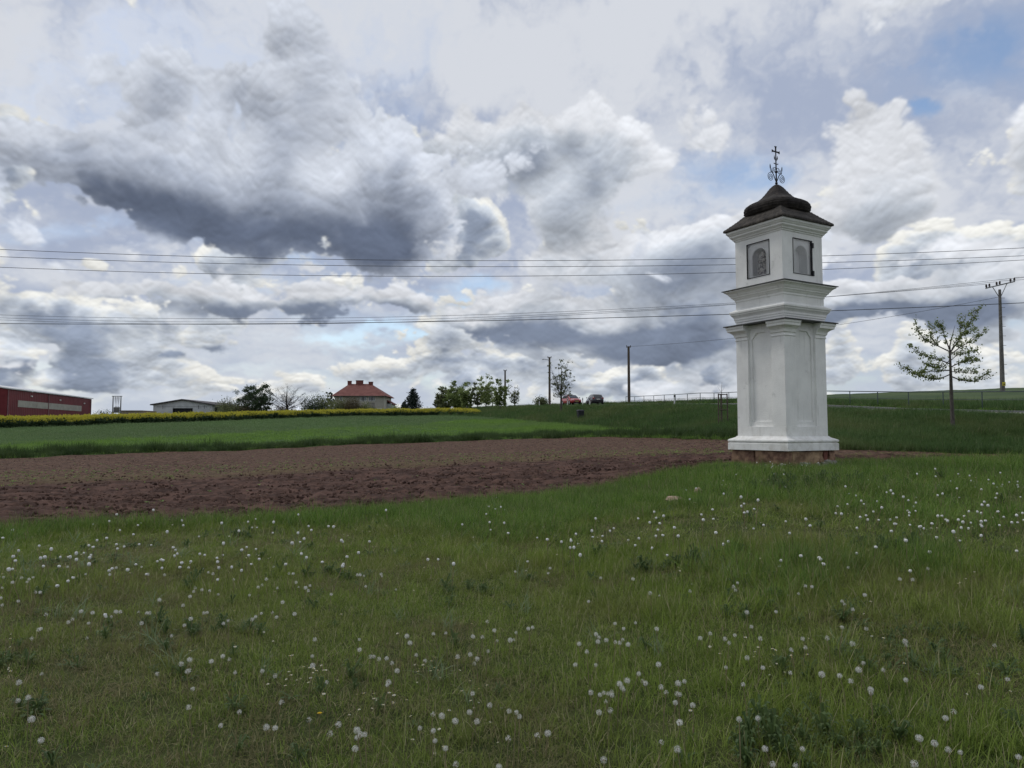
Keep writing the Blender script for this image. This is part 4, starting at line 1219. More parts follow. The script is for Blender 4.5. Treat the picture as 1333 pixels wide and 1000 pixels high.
PY_ = 76.0
base = on_ground(1306, PY_)
ptop = at_px(1301.3, 377, PY_)
pole = empty('power_pole', base); tag(pole, 'tall concrete power pole with six insulators on a V-braced crossarm', 'power pole')
hh = ptop.z - base.z
MB().tube([(0, 0, -0.5), (0, 0, 0), (ptop.x - base.x, 0, hh)], [.25, .24, .13], 12).build('pole', M_cpole, pole)
def loc_px(px, py): return at_px(px, py, PY_) - base
tl, tr = loc_px(1283, 375.5), loc_px(1321, 366.5)
mb = MB().tube([tl, tr], .06, 6); mb.build('crossarm', M_steel, pole)
mb = MB().tube([loc_px(1292, 373.5), loc_px(1300, 386)], .04, 5).tube([loc_px(1311, 369), loc_px(1303, 386)], .04, 5).tube([loc_px(1301.5, 377), loc_px(1302, 390)], .07, 5)
mb.build('brace', M_steel, pole)
ins_px = []
for pxi in (1284, 1288, 1297.5, 1301.5, 1315.5, 1320.5):
    u = (pxi - 1283) / 38; p = tl.lerp(tr, u); ins_px.append(base + p + Vector((0, 0, .42)))
    MB().tube([p + Vector((0, 0, a)) for a in (0, .08, .10, .20, .22, .32, .34, .42)], [.03, .03, .10, .08, .11, .08, .10, .05], 8).build('insulator', M_insul, pole)
mb = MB()
for k in range(9):
    z = hh - 0.9 - k * 1.0
    xo = (ptop.x - base.x) * z / hh
    mb.tube([(xo + .12, 0, z), (xo + .52, 0, z)], .022, 5)
mb.build('climbing_rungs', M_steel, pole)['kind'] = 'stuff'
sg = MB().box(-.17, -.275, 0.62, .17, -.255, 1.0).build('warning_sign', M_yel, pole)
mb = MB().add([(-.09, -.282, .68), (.09, -.282, .68), (0, -.282, .93)], [(0, 1, 2)])
mb.build('lightning_mark', M_blk, sg)

# three further poles along the road
def slim_pole(px, ytop, Y, label, mat, double=False, r=0.12):
    b = on_ground(px, Y); t = at_px(px, ytop, Y)
    o = empty('utility_pole', b); tag(o, label, 'utility pole', 'utility poles along the road')
    H_ = t.z - b.z
    MB().tube([(0, 0, -.4), (0, 0, 0), (0, 0, H_)], [r * 1.4, r * 1.35, r], 10).build('pole', mat, o)
    MB().box(-.32, -.05, H_ - .16, .32, .05, H_ - .06).build('crossarm', M_steel, o)
    for s_ in (-.26, .26): MB().tube([(s_, 0, H_ - .06), (s_, 0, H_ + .02), (s_, 0, H_ + .14)], [.03, .07, .05], 7).build('insulator', M_insul, o)
    if double: MB().tube([(0, 0, H_ - .5), (-.9, -.2, H_ - .35), (-1.15, -.2, H_ - .42)], [.04, .04, .09], 6).build('lamp_arm', M_steel, o)
    return o, b, t


po1, _, t819 = slim_pole(819, 451, 100, 'dark slender utility pole rising behind the left end of the railing', M_wpole, r=.16)
po2, _, t715 = slim_pole(715.5, 465, 118, 'utility pole standing just left of the red car, behind the roadside tree', M_wpole, True, r=.15)
po3, _, t657 = slim_pole(657.5, 482, 150, 'farthest utility pole, behind the leafing trees beyond the cars', M_wpole, r=.16)


def wire(name, A, B, pts, r, label, group):
    """cable from A to B in plan (world x, y); its height is a curve fitted through three sighted pixels"""
    s_l, z_l = [], []
    for px, py in pts:
        t = (px - 666.5) / 952
        # first find where the sight line crosses the cable's vertical plane
        for _ in range(3):
            den = (B[0] - A[0]) - t * (B[1] - A[1]); s_ = (t * A[1] - A[0]) / den
            Yk = A[1] + (B[1] - A[1]) * s_
            p = at_px(px, py, Yk); t = p.x / p.y
        s_l.append(s_); z_l.append(p.z)
    c = np.polyfit(s_l, z_l, 2)
    P = [(A[0] + (B[0] - A[0]) * s_, A[1] + (B[1] - A[1]) * s_, float(np.polyval(c, s_))) for s_ in np.linspace(0, 1, 60)]
    o = MB().tube(P, r, 5).build(name, M_wire)
    tag(o, label, 'power line', group)
    return o


Aup, Bup = (-75, 44), (75, 50)
GU = 'three high wires across the sky'
for dy_, lst, lab in ((0, [(0, 324.8), (667, 339.5), (1333, 322.8)], 'topmost of the three high wires that cross the sky behind the shrine'),
                      (1.2, [(0, 334.3), (667, 347.3), (1333, 333)], 'middle one of the three high wires that cross the sky'),
                      (2.4, [(0, 348.0), (667, 359.6), (1333, 338.5)], 'lowest of the three high wires that cross the sky')):
    wire('power_line', (Aup[0], Aup[1] + dy_), (Bup[0], Bup[1] + dy_), lst, .017, lab, GU)
GL = 'lower wires running to the power pole'
ends = [ins_px[0], ins_px[2], ins_px[4]]
for (e, lst, lab) in ((ends[0], [(0, 410), (667, 408.3), (1250, 374.5)], 'upper thin wire leading left from the concrete power pole'),
                      (ends[1], [(0, 413.8), (667, 411.6), (1250, 378.5)], 'second thin wire leading left from the concrete power pole'),
                      (ends[2], [(0, 416.5), (667, 414.0), (1250, 383)], 'third thin wire leading left from the concrete power pole')):
    lst = lst[:2] + [(666.5 + 952 * e.x / (e.y * math.cos(PITCH) + (e.z - CAM_Z) * math.sin(PITCH)), 500 - 952 * (-math.sin(PITCH) * e.y + math.cos(PITCH) * (e.z - CAM_Z)) / (e.y * math.cos(PITCH) + (e.z - CAM_Z) * math.sin(PITCH)))]
    wire('power_line', (-110, e.y + 18), (e.x, e.y), lst, .018, lab, GL)
wire('power_line', (-95, 78), (80, 62), [(0, 421.3), (667, 416.8), (1333, 394.3)], .032, 'thick dark cable hanging lowest across the whole sky', 'thick cable')
# right of the pole the wires go on out of view
for k, e in enumerate(ins_px[3:]):
    o = MB().tube([e, e + Vector((6, -3, -.15)), e + Vector((14, -7, .1))], .018, 5).build('power_line', M_wire)
    tag(o, ['wire leaving the power pole to the right from its middle insulator', 'wire leaving the power pole to the right from its fifth insulator', 'wire leaving the power pole to the right from its outermost insulator'][k], 'power line', 'wires right of the pole')
pA = t819 + Vector((0, 0, -.02)); pB = base + Vector((0, 0, hh - .8))
P = [pA.lerp(pB, s_) - Vector((0, 0, 4 * 0.8 * s_ * (1 - s_))) for s_ in np.linspace(0, 1, 40)]
tag(MB().tube(P, .018, 5).build('power_line', M_wire), 'thin wire rising to the right from the pole behind the railing', 'power line', 'thin wire')

# railing on the far side of the road
M_rail = pmat('green_grey_rail', (0.045, 0.065, 0.065), (0.075, 0.095, 0.095), scale=4, rough=0.6)
rail = empty('railing', (0, 0, 0)); tag(rail, 'long dark tubular railing on the far side of the road', 'railing')
dirv = Vector((-0.2389, 0.971, 0))
P0 = Vector((40.6 - 0.246 * 22.35, 22.35, 0))
tops, mids = [], []
npost = 28
pmesh = None
for k in range(npost):
    p = P0 + dirv * 3.0 * k
    z = h(p.x, p.y)
    p.z = max(z, float(zroad(p.y)) - .05)
    if pmesh is None:
        po = MB().tube([(0, 0, -.3), (0, 0, 1.12)], .035, 6).build('post', M_rail, rail); pmesh = po.data
    else:
        po = bpy.data.objects.new('post', pmesh); COL.objects.link(po); po.parent = rail
    po.location = p
    tops.append(p + Vector((0, 0, 1.12))); mids.append(p + Vector((0, 0, .62)))
MB().tube(tops, .034, 6).build('top_rail', M_rail, rail)
MB().tube(mids, .016, 5).build('middle_rail', M_rail, rail)

# white marker posts with a black band at the road edge
mk = None
for px, Y, lab in ((878, 69.5, 'white roadside marker post in front of the railing'), (767.5, 93, 'white marker post in front of the dark car'), (758.5, 95, 'white marker post between the two cars'),
                   (738.7, 99, 'white marker post in front of the red car'), (702, 113, 'white marker post left of the roadside tree')):
    t = (px - 666.5) / 952
    Yr = 32.6 / (t + .246)
    b = Vector((t * Yr, Yr, 0)); b.z = h(b.x, b.y)
    if mk is None:
        mk = empty('marker_post', b)
        MB().prism([(-.06, -.045), (.06, -.045), (.05, .04), (-.05, .04)], -.2, 1.05).build('post', M_white, mk)
        MB().prism([(-.064, -.049), (.064, -.049), (.054, .044), (-.054, .044)], .74, .92).build('black_band', M_blk, mk)
        o = mk
    else: o = dup(mk, b)
    tag(o, lab, 'marker post', 'marker posts along the road')

# stake frame round a newly planted sapling
sb = on_ground(940, 45); M_stake = pmat('stake_wood', (0.060, 0.045, 0.038), (0.11, 0.085, 0.07), scale=6, rough=0.9)
fr_ = empty('tree_stakes', sb); tag(fr_, 'dark frame of three wooden stakes round a bare sapling left of the shrine', 'stake frame')
st_p = [(-.26, -.1), (.30, -.14), (.03, .35)]
for (x, y) in st_p: MB().tube([(x, y, -.3), (x * .92, y * .92, 2.05)], .04, 7).build('stake', M_stake, fr_)
mb = MB()
for z in (1.05, 2.0):
    for i in range(3):
        a, b_ = st_p[i], st_p[(i + 1) % 3]
        mb2 = MB().tube([(a[0] * .95, a[1] * .95, z), (b_[0] * .95, b_[1] * .95, z)], .028, 5); mb2.build('cross_bar', M_stake, fr_)
sp_ = MB().tube([(0, .05, 0), (.02, .05, 1.2), (0, .05, 2.2), (.03, .05, 2.75)], [.02, .018, .014, .005], 6).tube([(0, .05, 2.1), (-.14, .05, 2.3), (-.24, .08, 2.5)], [.01, .008, .004], 4).tube([(0, .05, 2.2), (.12, .0, 2.35), (.16, .0, 2.5)], [.008, .006, .003], 4)
tag(sp_.build('sapling', M_stake, None, loc=sb), 'leafless young sapling standing inside the wooden stake frame', 'sapling')

# litter bin on the slope
bb = on_ground(755.5, 78); M_bin = pmat('dark_bin', (0.012, 0.012, 0.018), (0.024, 0.024, 0.03), scale=5, rough=0.5)
bn = empty('litter_bin', bb, R(12)); tag(bn, 'black wheeled litter bin standing alone on the grassy slope', 'litter bin')
mb = MB().rings([[(-.27, -.28, .08), (.27, -.28, .08), (.27, .28, .08), (-.27, .28, .08)], [(-.33, -.35, .92), (.33, -.35, .92), (.33, .35, .92), (-.33, .35, .92)]])
mb.build('body', M_bin, bn, bevel=.02)
MB().rings([[(-.36, -.38, .925), (.36, -.38, .925), (.36, .38, .925), (-.36, .38, .925)], [(-.34, -.36, .98), (.34, -.36, .98), (.34, .38, 1.0), (-.34, .38, 1.0)], [(-.2, -.2, 1.03), (.2, -.2, 1.03), (.2, .25, 1.05), (-.2, .25, 1.05)]]).build('lid', M_bin, bn)
MB().tube([(-.3, .42, .98), (.3, .42, .98)], .02, 6).build('handle', M_blk, bn)
for s_ in (-.27, .27): MB().tube([(s_ - .03, .3, .11), (s_ + .03, .3, .11)], .11, 12).build('wheel', M_blk, bn)


# ------------------------------------------------------------------ cars
M_tyre = pmat('tyre_rubber', (0.015, 0.015, 0.015), (0.03, 0.03, 0.03), scale=9, rough=0.85)
M_rim = pmat('alloy_rim', (0.30, 0.30, 0.31), (0.42, 0.42, 0.42), scale=9, rough=0.35, metal=0.8)
M_cglass = pmat('car_glass', (0.015, 0.018, 0.02), (0.03, 0.035, 0.04), scale=3, rough=0.06, spec=0.8)
M_lamp = pmat('headlamp_glass', (0.75, 0.77, 0.80), (0.85, 0.87, 0.90), scale=3, rough=0.1, spec=0.8)
M_tail = pmat('tail_lamp', (0.22, 0.01, 0.012), (0.30, 0.02, 0.02), scale=3, rough=0.2, spec=0.7)
M_plate = pmat('number_plate', (0.60, 0.60, 0.56), (0.68, 0.68, 0.62), scale=3, rough=0.5)
M_plate_y = pmat('number_plate_yellowed', (0.55, 0.48, 0.16), (0.62, 0.55, 0.2), scale=3, rough=0.5)
M_trim = pmat('car_trim', (0.015, 0.015, 0.018), (0.03, 0.03, 0.03), scale=5, rough=0.6)


def car_paint(name, c1, c2):
    m = pmat(name, c1, c2, scale=2, rough=0.32, spec=0.55)
    m.node_tree.nodes['Principled BSDF'].inputs['Coat Weight'].default_value = 0.6
    return m


def make_car(name, loc, rz, paint, label, plate_mat):
    """front towards +x. sections across the length carry the body's side outline"""
    o = empty(name, loc, rz); tag(o, label, 'car')
    # body below the waistline: x, half width, bottom, top (shoulder), crown
    S = [(-2.08, .60, .42, .78, .80), (-2.02, .78, .32, .92, .94), (-1.75, .84, .26, .99, 1.02), (-1.30, .865, .24, .97, .99), (-0.6, .875, .22, .95, .97), (0.2, .875, .22, .93, .95), (0.85, .87, .22, .92, .96), (1.20, .86, .23, .86, .93), (1.65, .83, .24, .78, .84), (1.98, .74, .28, .70, .74), (2.10, .60, .36, .60, .62)]
    rings = []
    for (x, w, z0, z1, zc) in S:
        rings.append([(x, -w * .92, z0), (x, w * .92, z0), (x, w, z0 + .12), (x, w * 1.0, (z0 + z1) / 2), (x, w * .96, z1 - .03), (x, w * .80, z1 + .01), (x, w * .3, zc), (x, -w * .3, zc), (x, -w * .80, z1 + .01), (x, -w * .96, z1 - .03), (x, -w * 1.0, (z0 + z1) / 2), (x, -w, z0 + .12)])
    MB().rings(rings).build('body', paint, o, smooth=True)
    # greenhouse
    G = [(-1.86, .70, .98), (-1.45, .62, 1.36), (-1.0, .60, 1.45), (-0.2, .60, 1.47), (0.25, .61, 1.41), (1.05, .72, .95)]
    low = [(-1.86, .76, .96), (-1.45, .79, .96), (-1.0, .80, .95), (-0.2, .80, .94), (0.25, .80, .94), (1.05, .76, .93)]
    V = []; F = []
    for (x, w, z), (_, wl, zl) in zip(G, low): V += [(x, -wl, zl), (x, -w, z - .02), (x, -w * .5, z + .015), (x, w * .5, z + .015), (x, w, z - .02), (x, wl, zl)]
    for i in range(len(G) - 1):
        for k in range(5): F.append((i * 6 + k, (i + 1) * 6 + k, (i + 1) * 6 + k + 1, i * 6 + k + 1))
    MB().add(V, F).build('cabin', paint, o, smooth=True)
    def quad(nm, pts, mat, off):
        MB().add([Vector(p) + Vector(off) for p in pts], [(0, 1, 2, 3)]).build(nm, mat, o)
    quad('windscreen', [(1.02, -.66, .985), (1.02, .66, .985), (.30, .56, 1.415), (.30, -.56, 1.415)], M_cglass, (.02, 0, .012))
    quad('rear_window', [(-1.84, .62, 1.02), (-1.84, -.62, 1.02), (-1.49, -.55, 1.35), (-1.49, .55, 1.35)], M_cglass, (-.02, 0, .012))
    for s_ in (-1, 1):
        for (xa, xb, xc, xd) in ((.86, .02, .02, .26), (-.06, -.86, -.84, -.06), (-.94, -1.62, -1.40, -.94)):
            wt_, wl_ = .615, .79
            quad('side_window', [(xa, s_ * wl_, .985), (xb, s_ * wl_, .985), (xc, s_ * wt_, 1.385), (xd, s_ * wt_, 1.385)], M_cglass, (0, s_ * .014, 0))
        MB().box(.72, s_ * .88, .95, .88, s_ * 1.02, 1.08).build('wing_mirror', paint, o, bevel=.02)
        MB().rings([[(2.0, s_ * .42, .60), (1.90, s_ * .74, .60), (1.80, s_ * .77, .73), (1.93, s_ * .46, .74)], [(2.09, s_ * .42, .61), (1.99, s_ * .73, .61), (1.90, s_ * .76, .72), (2.02, s_ * .46, .73)]]).build('headlight', M_lamp, o)
        MB().box(-2.10, s_ * .52, .78, -1.98, s_ * .79, .95).build('tail_light', M_tail, o, bevel=.01)
        for x in (-1.30, 1.32):
            w_ = MB().tube([(x, s_ * .70, .31), (x, s_ * .885, .31)], .31, 18).build('wheel', M_tyre, o)
            MB().tube([(x, s_ * .886, .31), (x, s_ * .90, .31)], [.20, .17], 12).build('rim', M_rim, w_)
    MB().box(2.05, -.34, .52, 2.105, .34, .60).build('grille', M_trim, o)
    MB().box(2.02, -.55, .30, 2.10, .55, .42).build('bumper_intake', M_trim, o)
    MB().box(2.104, -.26, .44, 2.115, .26, .52).build('number_plate', plate_mat, o)
    MB().box(-2.115, -.26, .66, -2.085, .26, .77).build('number_plate', plate_mat, o)
    MB().box(-2.10, -.60, .34, -2.02, .60, .48).build('bumper', M_trim, o)
    return o


road_h = math.atan2(0.971, -0.2389)
cx1 = 0.0812 * 107; p1 = Vector((cx1, 107, float(zroad(107)) + .02))
make_car('parked_car', p1, road_h + math.pi + R(4), car_paint('red_car_paint', (0.30, 0.012, 0.016), (0.34, 0.02, 0.02)), 'red hatchback car seen from its front on the road at the top of the bank', M_plate_y)
p2 = Vector((0.113 * 104, 104, float(zroad(104)) + .02))
make_car('parked_car', p2, road_h - R(6), car_paint('dark_car_paint', (0.010, 0.008, 0.016), (0.016, 0.012, 0.022)), 'dark saloon car seen from behind, right of the red car', M_plate)

# two flakes of broken sandstone in the grass before the shrine
for k, (px, py, sx, lab) in enumerate(((880, 656.5, .22, 'pale pink broken stone lying in the grass left of the shrine'), (909, 644, .14, 'smaller pale stone in the grass nearer to the shrine'))):
    g_ = ground_hit(px, py, .03)
    bm = bmesh.new(); bmesh.ops.create_icosphere(bm, subdivisions=2, radius=1.0)
    rk = random.Random(k + 9)
    for v in bm.verts: v.co = Vector((v.co.x * sx, v.co.y * sx * .6, v.co.z * .07)) * rk.uniform(.8, 1.1)
    m = bpy.data.meshes.new('rock'); bm.to_mesh(m); bm.free(); m.materials.append(pmat('pale_pink_stone', (.34, .24, .18), (.44, .33, .26), scale=6, rough=.95, bump=.01))
    o = bpy.data.objects.new('rock', m); COL.objects.link(o); o.location = g_ + Vector((0, 0, .10)); o.rotation_euler = (.2, .1, k)
    tag(o, lab, 'stone')

# ------------------------------------------------------------------ buildings beyond the rapeseed
def ribs(name, c1, c2, period, axis=0, rough=0.6, depth=0.02):
    m = pmat(name, c1, c2, scale=0.4, rough=rough, detail=6)
    t = m.node_tree; b = t.nodes['Principled BSDF']
    g = t.nodes.new('ShaderNodeTexCoord'); c = sep(t, N(t, g.outputs['Object']))[axis]
    w = (c * (2 * math.pi / period))._m('SINE')
    bn = t.nodes.new('ShaderNodeBump'); bn.inputs['Distance'].default_value = depth
    t.links.new(w.s, bn.inputs['Height']); t.links.new(bn.outputs[0], b.inputs['Normal'])
    return m


M_red = ribs('red_sheet_cladding', (0.120, 0.013, 0.018), (0.155, 0.020, 0.025), 0.9)
M_band = pmat('translucent_band', (0.30, 0.28, 0.24), (0.38, 0.36, 0.31), scale=0.7, rough=0.5)
M_roofw = pmat('pale_roof_sheet', (0.55, 0.56, 0.57), (0.65, 0.66, 0.67), scale=0.4, rough=0.5)
M_dark = pmat('dark_opening_and_shade', (0.010, 0.010, 0.014), (0.02, 0.02, 0.024), scale=2, rough=0.8)
M_block = pmat('pale_block_wall', (0.40, 0.41, 0.43), (0.52, 0.53, 0.54), scale=0.5, rough=0.9)
M_droof = pmat('dark_roof_sheet', (0.05, 0.045, 0.05), (0.09, 0.08, 0.085), scale=0.6, rough=0.7)
M_tan = pmat('tan_boards', (0.23, 0.19, 0.14), (0.32, 0.27, 0.20), scale=0.8, rough=0.9)
M_beige = pmat('beige_render', (0.33, 0.31, 0.27), (0.42, 0.395, 0.34), scale=0.4, rough=0.95)
M_glassf = pmat('far_window_glass', (0.05, 0.055, 0.06), (0.09, 0.10, 0.11), scale=1, rough=0.1, spec=0.6)

# red hall: local x runs along the long wall away from the camera, y into the building
A = at_px(8, 543, 150); B = at_px(118.5, 543, 199)
dA = Vector((B.x - A.x, B.y - A.y, 0)); Lh = dA.length
rzA = math.atan2(dA.y, dA.x)
zb = h(A.x, A.y) - 0.6
hall = empty('red_hall', (A.x, A.y, zb), rzA); tag(hall, 'long red sheet metal hall with a pale window band at the left edge', 'hall')
ztop = at_px(8, 506.5, 150).z - zb
WD = 26.0
def along(px):
    t = (px - 666.5) / 952
    return (t * A.y - A.x) / ((dA.x - t * dA.y) / Lh)
mb = MB()
mb.rings([[(0, 0, 0), (Lh, 0, 0), (Lh, WD, 0), (0, WD, 0)], [(0, 0, ztop), (Lh, 0, ztop), (Lh, WD, ztop), (0, WD, ztop)]])
mb.add([(0, 0, ztop), (0, WD, ztop), (0, WD / 2, ztop + 2.0), (Lh, 0, ztop), (Lh, WD, ztop), (Lh, WD / 2, ztop + 2.0)], [(0, 2, 1), (3, 4, 5)])
mb.build('wall', M_red, hall)
mb = MB()
for s_, (ya, yb) in enumerate(((-.35, WD / 2), (WD + .35, WD / 2))):
    za, zb_ = ztop + .02, ztop + 2.1
    mb.add([(-.3, ya, za), (Lh + .3, ya, za), (Lh + .3, yb, zb_), (-.3, yb, zb_), (-.3, ya, za + .22), (Lh + .3, ya, za + .22), (Lh + .3, yb, zb_ + .2), (-.3, yb, zb_ + .2)], [(0, 1, 2, 3), (7, 6, 5, 4), (0, 4, 5, 1), (3, 2, 6, 7), (0, 3, 7, 4), (1, 5, 6, 2)])
mb.build('roof', M_roofw, hall)
xa, xm, xb = along(23), along(63), along(106)
zc0 = at_px(23, 529.8, A.y + xa * dA.y / Lh).z - zb; zc1 = at_px(23, 521.2, A.y + xa * dA.y / Lh).z - zb
for k in range(8):
    u0 = xa + (xb - xa) * k / 8; u1 = xa + (xb - xa) * (k + 1) / 8 - .06
    MB().box(u0, -.06, zc0, u1, .02, zc1).build('window_panel', M_band, hall)
for pxd in (9.5, 62.5, 117.6):
    x_ = along(pxd); MB().tube([(x_, -.12, 0), (x_, -.12, ztop)], .09, 6).build('downpipe', pmat('red_grey_pipe', (.22, .12, .13), (.28, .17, .18), scale=2), hall)
for pxl, pyl in ((40, 516), (77.5, 521), (109, 525.3)):
    x_ = along(pxl); z_ = at_px(pxl, pyl, A.y + x_ * dA.y / Lh).z - zb
    MB().box(x_ - .22, -.25, z_ - .14, x_ + .22, -.005, z_ + .14).build('wall_lamp', M_white, hall)

# pale gabled barn
Yb = 230.0
b0 = on_ground(199.5, Yb); b1 = on_ground(276, Yb)
zg = min(b0.z, b1.z) - .5
barn = empty('gabled_barn', (b0.x, Yb, zg)); tag(barn, 'pale gabled barn with a wide dark doorway beyond the rapeseed', 'barn')
Wb = b1.x - b0.x; ze = at_px(200, 527.5, Yb).z - zg; za = at_px(237.5, 521.2, Yb).z - zg; De = 34
dx0, dx1 = at_px(225, 531, Yb).x - b0.x, at_px(251, 531, Yb).x - b0.x; zd = at_px(225, 531.5, Yb).z - zg
V = [(0, 0, 0), (dx0, 0, 0), (dx0, 0, zd), (dx1, 0, zd), (dx1, 0, 0), (Wb, 0, 0), (Wb, 0, ze), (Wb / 2, 0, za), (0, 0, ze)]
mb = MB(); mb.add(V, [(0, 1, 2, 8), (8, 2, 7), (2, 3, 7), (3, 6, 7), (3, 4, 5, 6)])
mb.add([(0, 0, 0), (0, De, 0), (0, De, ze), (0, 0, ze)], [(0, 1, 2, 3)]); mb.add([(Wb, 0, 0), (Wb, De, 0), (Wb, De, ze), (Wb, 0, ze)], [(3, 2, 1, 0)])
mb.add([(0, De, 0), (Wb, De, 0), (Wb, De, ze), (Wb / 2, De, za), (0, De, ze)], [(4, 3, 2, 1, 0)])
mb.build('wall', M_block, barn)
MB().box(dx0 + .01, .5, 0, dx1 - .01, .7, zd - .01).build('door', M_dark, barn)
mb = MB()
for (xa_, xb_) in ((-.7, Wb / 2), (Wb + 1.2, Wb / 2)):
    zl = ze + (za - ze) * (-.7 if xa_ < 0 else -1.2) / (Wb / 2) + .05
    mb.add([(xa_, -.8, zl), (xb_, -.8, za + .05), (xb_, De + .5, za + .05), (xa_, De + .5, zl), (xa_, -.8, zl + .35), (xb_, -.8, za + .40), (xb_, De + .5, za + .40), (xa_, De + .5, zl + .35)], [(0, 1, 2, 3), (7, 6, 5, 4), (0, 4, 5, 1), (3, 2, 6, 7), (0, 3, 7, 4)])
mb.build('roof', M_droof, barn)
MB().box(Wb + .02, 2, 0, Wb + 1.1, De, ze - .6).build('side_eaves_shade', M_dark, barn)  # dark box added as painted shade under the right-hand eaves
for px_ in (212, 258.5, 266):
    x_ = at_px(px_, 530, Yb).x - b0.x; MB().box(x_ - .05, -.06, ze - 1.2, x_ + .05, -.002, ze - .1).build('downpipe', M_dark, barn)
MB().box(1.2, -.05, ze - .55, Wb - 1.5, -.003, ze - .47).build('cornice_strip', M_steel, barn)

# low tan shed and the transformer mast
c0 = on_ground(157, 215); c1 = on_ground(192, 215)
shed = empty('low_shed', (c0.x, 215, c0.z - .4)); tag(shed, 'low tan flat-roofed shed between the transformer mast and the barn', 'shed')
Ws = c1.x - c0.x; zt = at_px(170, 535.2, 215).z - c0.z + .4
MB().box(0, 0, 0, Ws * .78, 9, zt).build('wall', M_tan, shed)
MB().box(Ws * .78 + .003, 1, 0, Ws, 8, zt - .5).build('annex', M_tan, shed)
MB().box(-.2, -.25, zt + .002, Ws * .78 + .2, 9.2, zt + .2).build('roof', pmat('shed_roof', (.26, .22, .19), (.34, .3, .26), scale=1), shed)
for i in range(5):
    MB().box(.4 + i * 1.15, -.03, zt * .5, 1.1 + i * 1.15, -.002, zt * .82).build('window_panel', M_tan, shed)
tY = 196
t0 = on_ground(152, tY); tm = empty('transformer_mast', t0); tag(tm, 'two-legged transformer mast beside the red hall', 'transformer mast')
ht = at_px(152, 515.5, tY).z - t0.z
for s_ in (-1.05, 1.05): MB().tube([(s_, 0, -.5), (s_, 0, ht)], [.17, .13], 8).build('mast_leg', M_cpole, tm)
MB().box(-1.35, -.1, ht - .18, 1.35, .1, ht).build('crossarm', M_steel, tm)
MB().box(-1.2, -.5, ht * .40, 1.2, .5, ht * .43).build('platform', M_steel, tm)
mb = MB().box(-.62, -.4, ht * .43 + .01, .62, .4, ht * .43 + 1.25)
for k in range(3): mb.tube([(-.4 + .4 * k, 0, ht * .43 + 1.25), (-.4 + .4 * k, 0, ht * .43 + 1.65)], [.09, .05], 6)
mb.build('transformer', M_steel, tm)
for k in range(3): MB().tube([(-.5 + .5 * k, 0, ht - .2), (-.5 + .5 * k, 0, ht - .35), (-.5 + .5 * k, 0, ht - .95), (-.4 + .4 * k, 0, ht * .43 + 1.7)], [.03, .12, .10, .02], 6).build('insulator', M_insul, tm)
MB().tube([(-1.05, -.1, ht * .44), (1.05, -.1, ht * .62)], .04, 5).build('brace', M_steel, tm)

# the house with the red hipped roof
Yh = 196.0
l_, r_ = at_px(435.5, 530, Yh), at_px(499.5, 530, Yh)
zg = h((l_.x + r_.x) / 2, Yh) - .3
Wd = r_.x - l_.x; Dd = 12.0
house = empty('hipped_house', (l_.x, Yh, zg)); tag(house, 'beige two-storey house with a red hipped tile roof and three chimneys', 'house')
ze = at_px(465, 515.6, Yh).z - zg; zr = at_px(468, 499.8, Yh + Dd / 2).z - zg
MB().box(0, 0, 0, Wd, Dd, ze).build('wall', M_beige, house)
o_ = .75
def tile_extra(t, P, col, b):
    x, y, z = sep(t, P)
    w = (z * (2 * math.pi / .32))._m('SINE').ss(-.9, .2)
    return mixc(t, w * .35, (0.11, 0.035, 0.025), col) if False else mixc(t, (1.0 - w) * 0.35, col, (0.12, 0.04, 0.03))
M_tile = pmat('red_roof_tile', (0.130, 0.044, 0.038), (0.190, 0.075, 0.062), scale=0.9, rough=0.85, extra=tile_extra)
rl, rr2_ = at_px(455, 500, Yh + Dd / 2).x - l_.x, at_px(483, 500, Yh + Dd / 2).x - l_.x
V = [(-o_, -o_, ze + .02), (Wd + o_, -o_, ze + .02), (Wd + o_, Dd + o_, ze + .02), (-o_, Dd + o_, ze + .02), (rl, Dd / 2, zr), (rr2_, Dd / 2, zr), (-o_, -o_, ze - .12), (Wd + o_, -o_, ze - .12), (Wd + o_, Dd + o_, ze - .12), (-o_, Dd + o_, ze - .12)]
roof = MB().add(V, [(0, 1, 5, 4), (1, 2, 5), (2, 3, 4, 5), (3, 0, 4), (6, 7, 1, 0), (7, 8, 2, 1), (8, 9, 3, 2), (9, 6, 0, 3), (9, 8, 7, 6)]).build('roof', M_tile, house)
for px_, w_, hh_ in ((455.2, .5, 1.2), (468.2, .95, 1.35), (482.8, .55, .95)):
    x_ = at_px(px_, 500, Yh + Dd / 2).x - l_.x
    MB().box(x_ - w_, Dd / 2 - .45, zr - 1.3, x_ + w_, Dd / 2 + .35, zr + hh_ - .5).box(x_ - w_ - .08, Dd / 2 - .53, zr + hh_ - .498, x_ + w_ + .08, Dd / 2 + .43, zr + hh_ - .38).build('chimney', M_tile, roof)
MB().box(-o_ - .1, -o_ - .14, ze - .12, Wd + o_ + .1, -o_ - .002, ze + .02).build('gutter', M_droof, house)
def win(x, z, w, hgt, par):
    f = MB().box(x - w / 2, -.06, z, x - w / 2 + .12, -.002, z + hgt).box(x + w / 2 - .12, -.06, z, x + w / 2, -.002, z + hgt).box(x - w / 2 + .12, -.06, z, x + w / 2 - .12, -.002, z + .12).box(x - w / 2 + .12, -.06, z + hgt - .12, x + w / 2 - .12, -.002, z + hgt).box(x - .05, -.06, z + .12, x + .05, -.002, z + hgt - .12).build('window', M_white, par)
    MB().box(x - w / 2 + .12, -.025, z + .12, x + w / 2 - .12, -.004, z + hgt - .12).build('pane', M_glassf, f)
for px_ in (444, 471, 475, 482, 486): win(at_px(px_, 520, Yh).x - l_.x, at_px(px_, 522.2, Yh).z - zg, .95, 1.3, house)
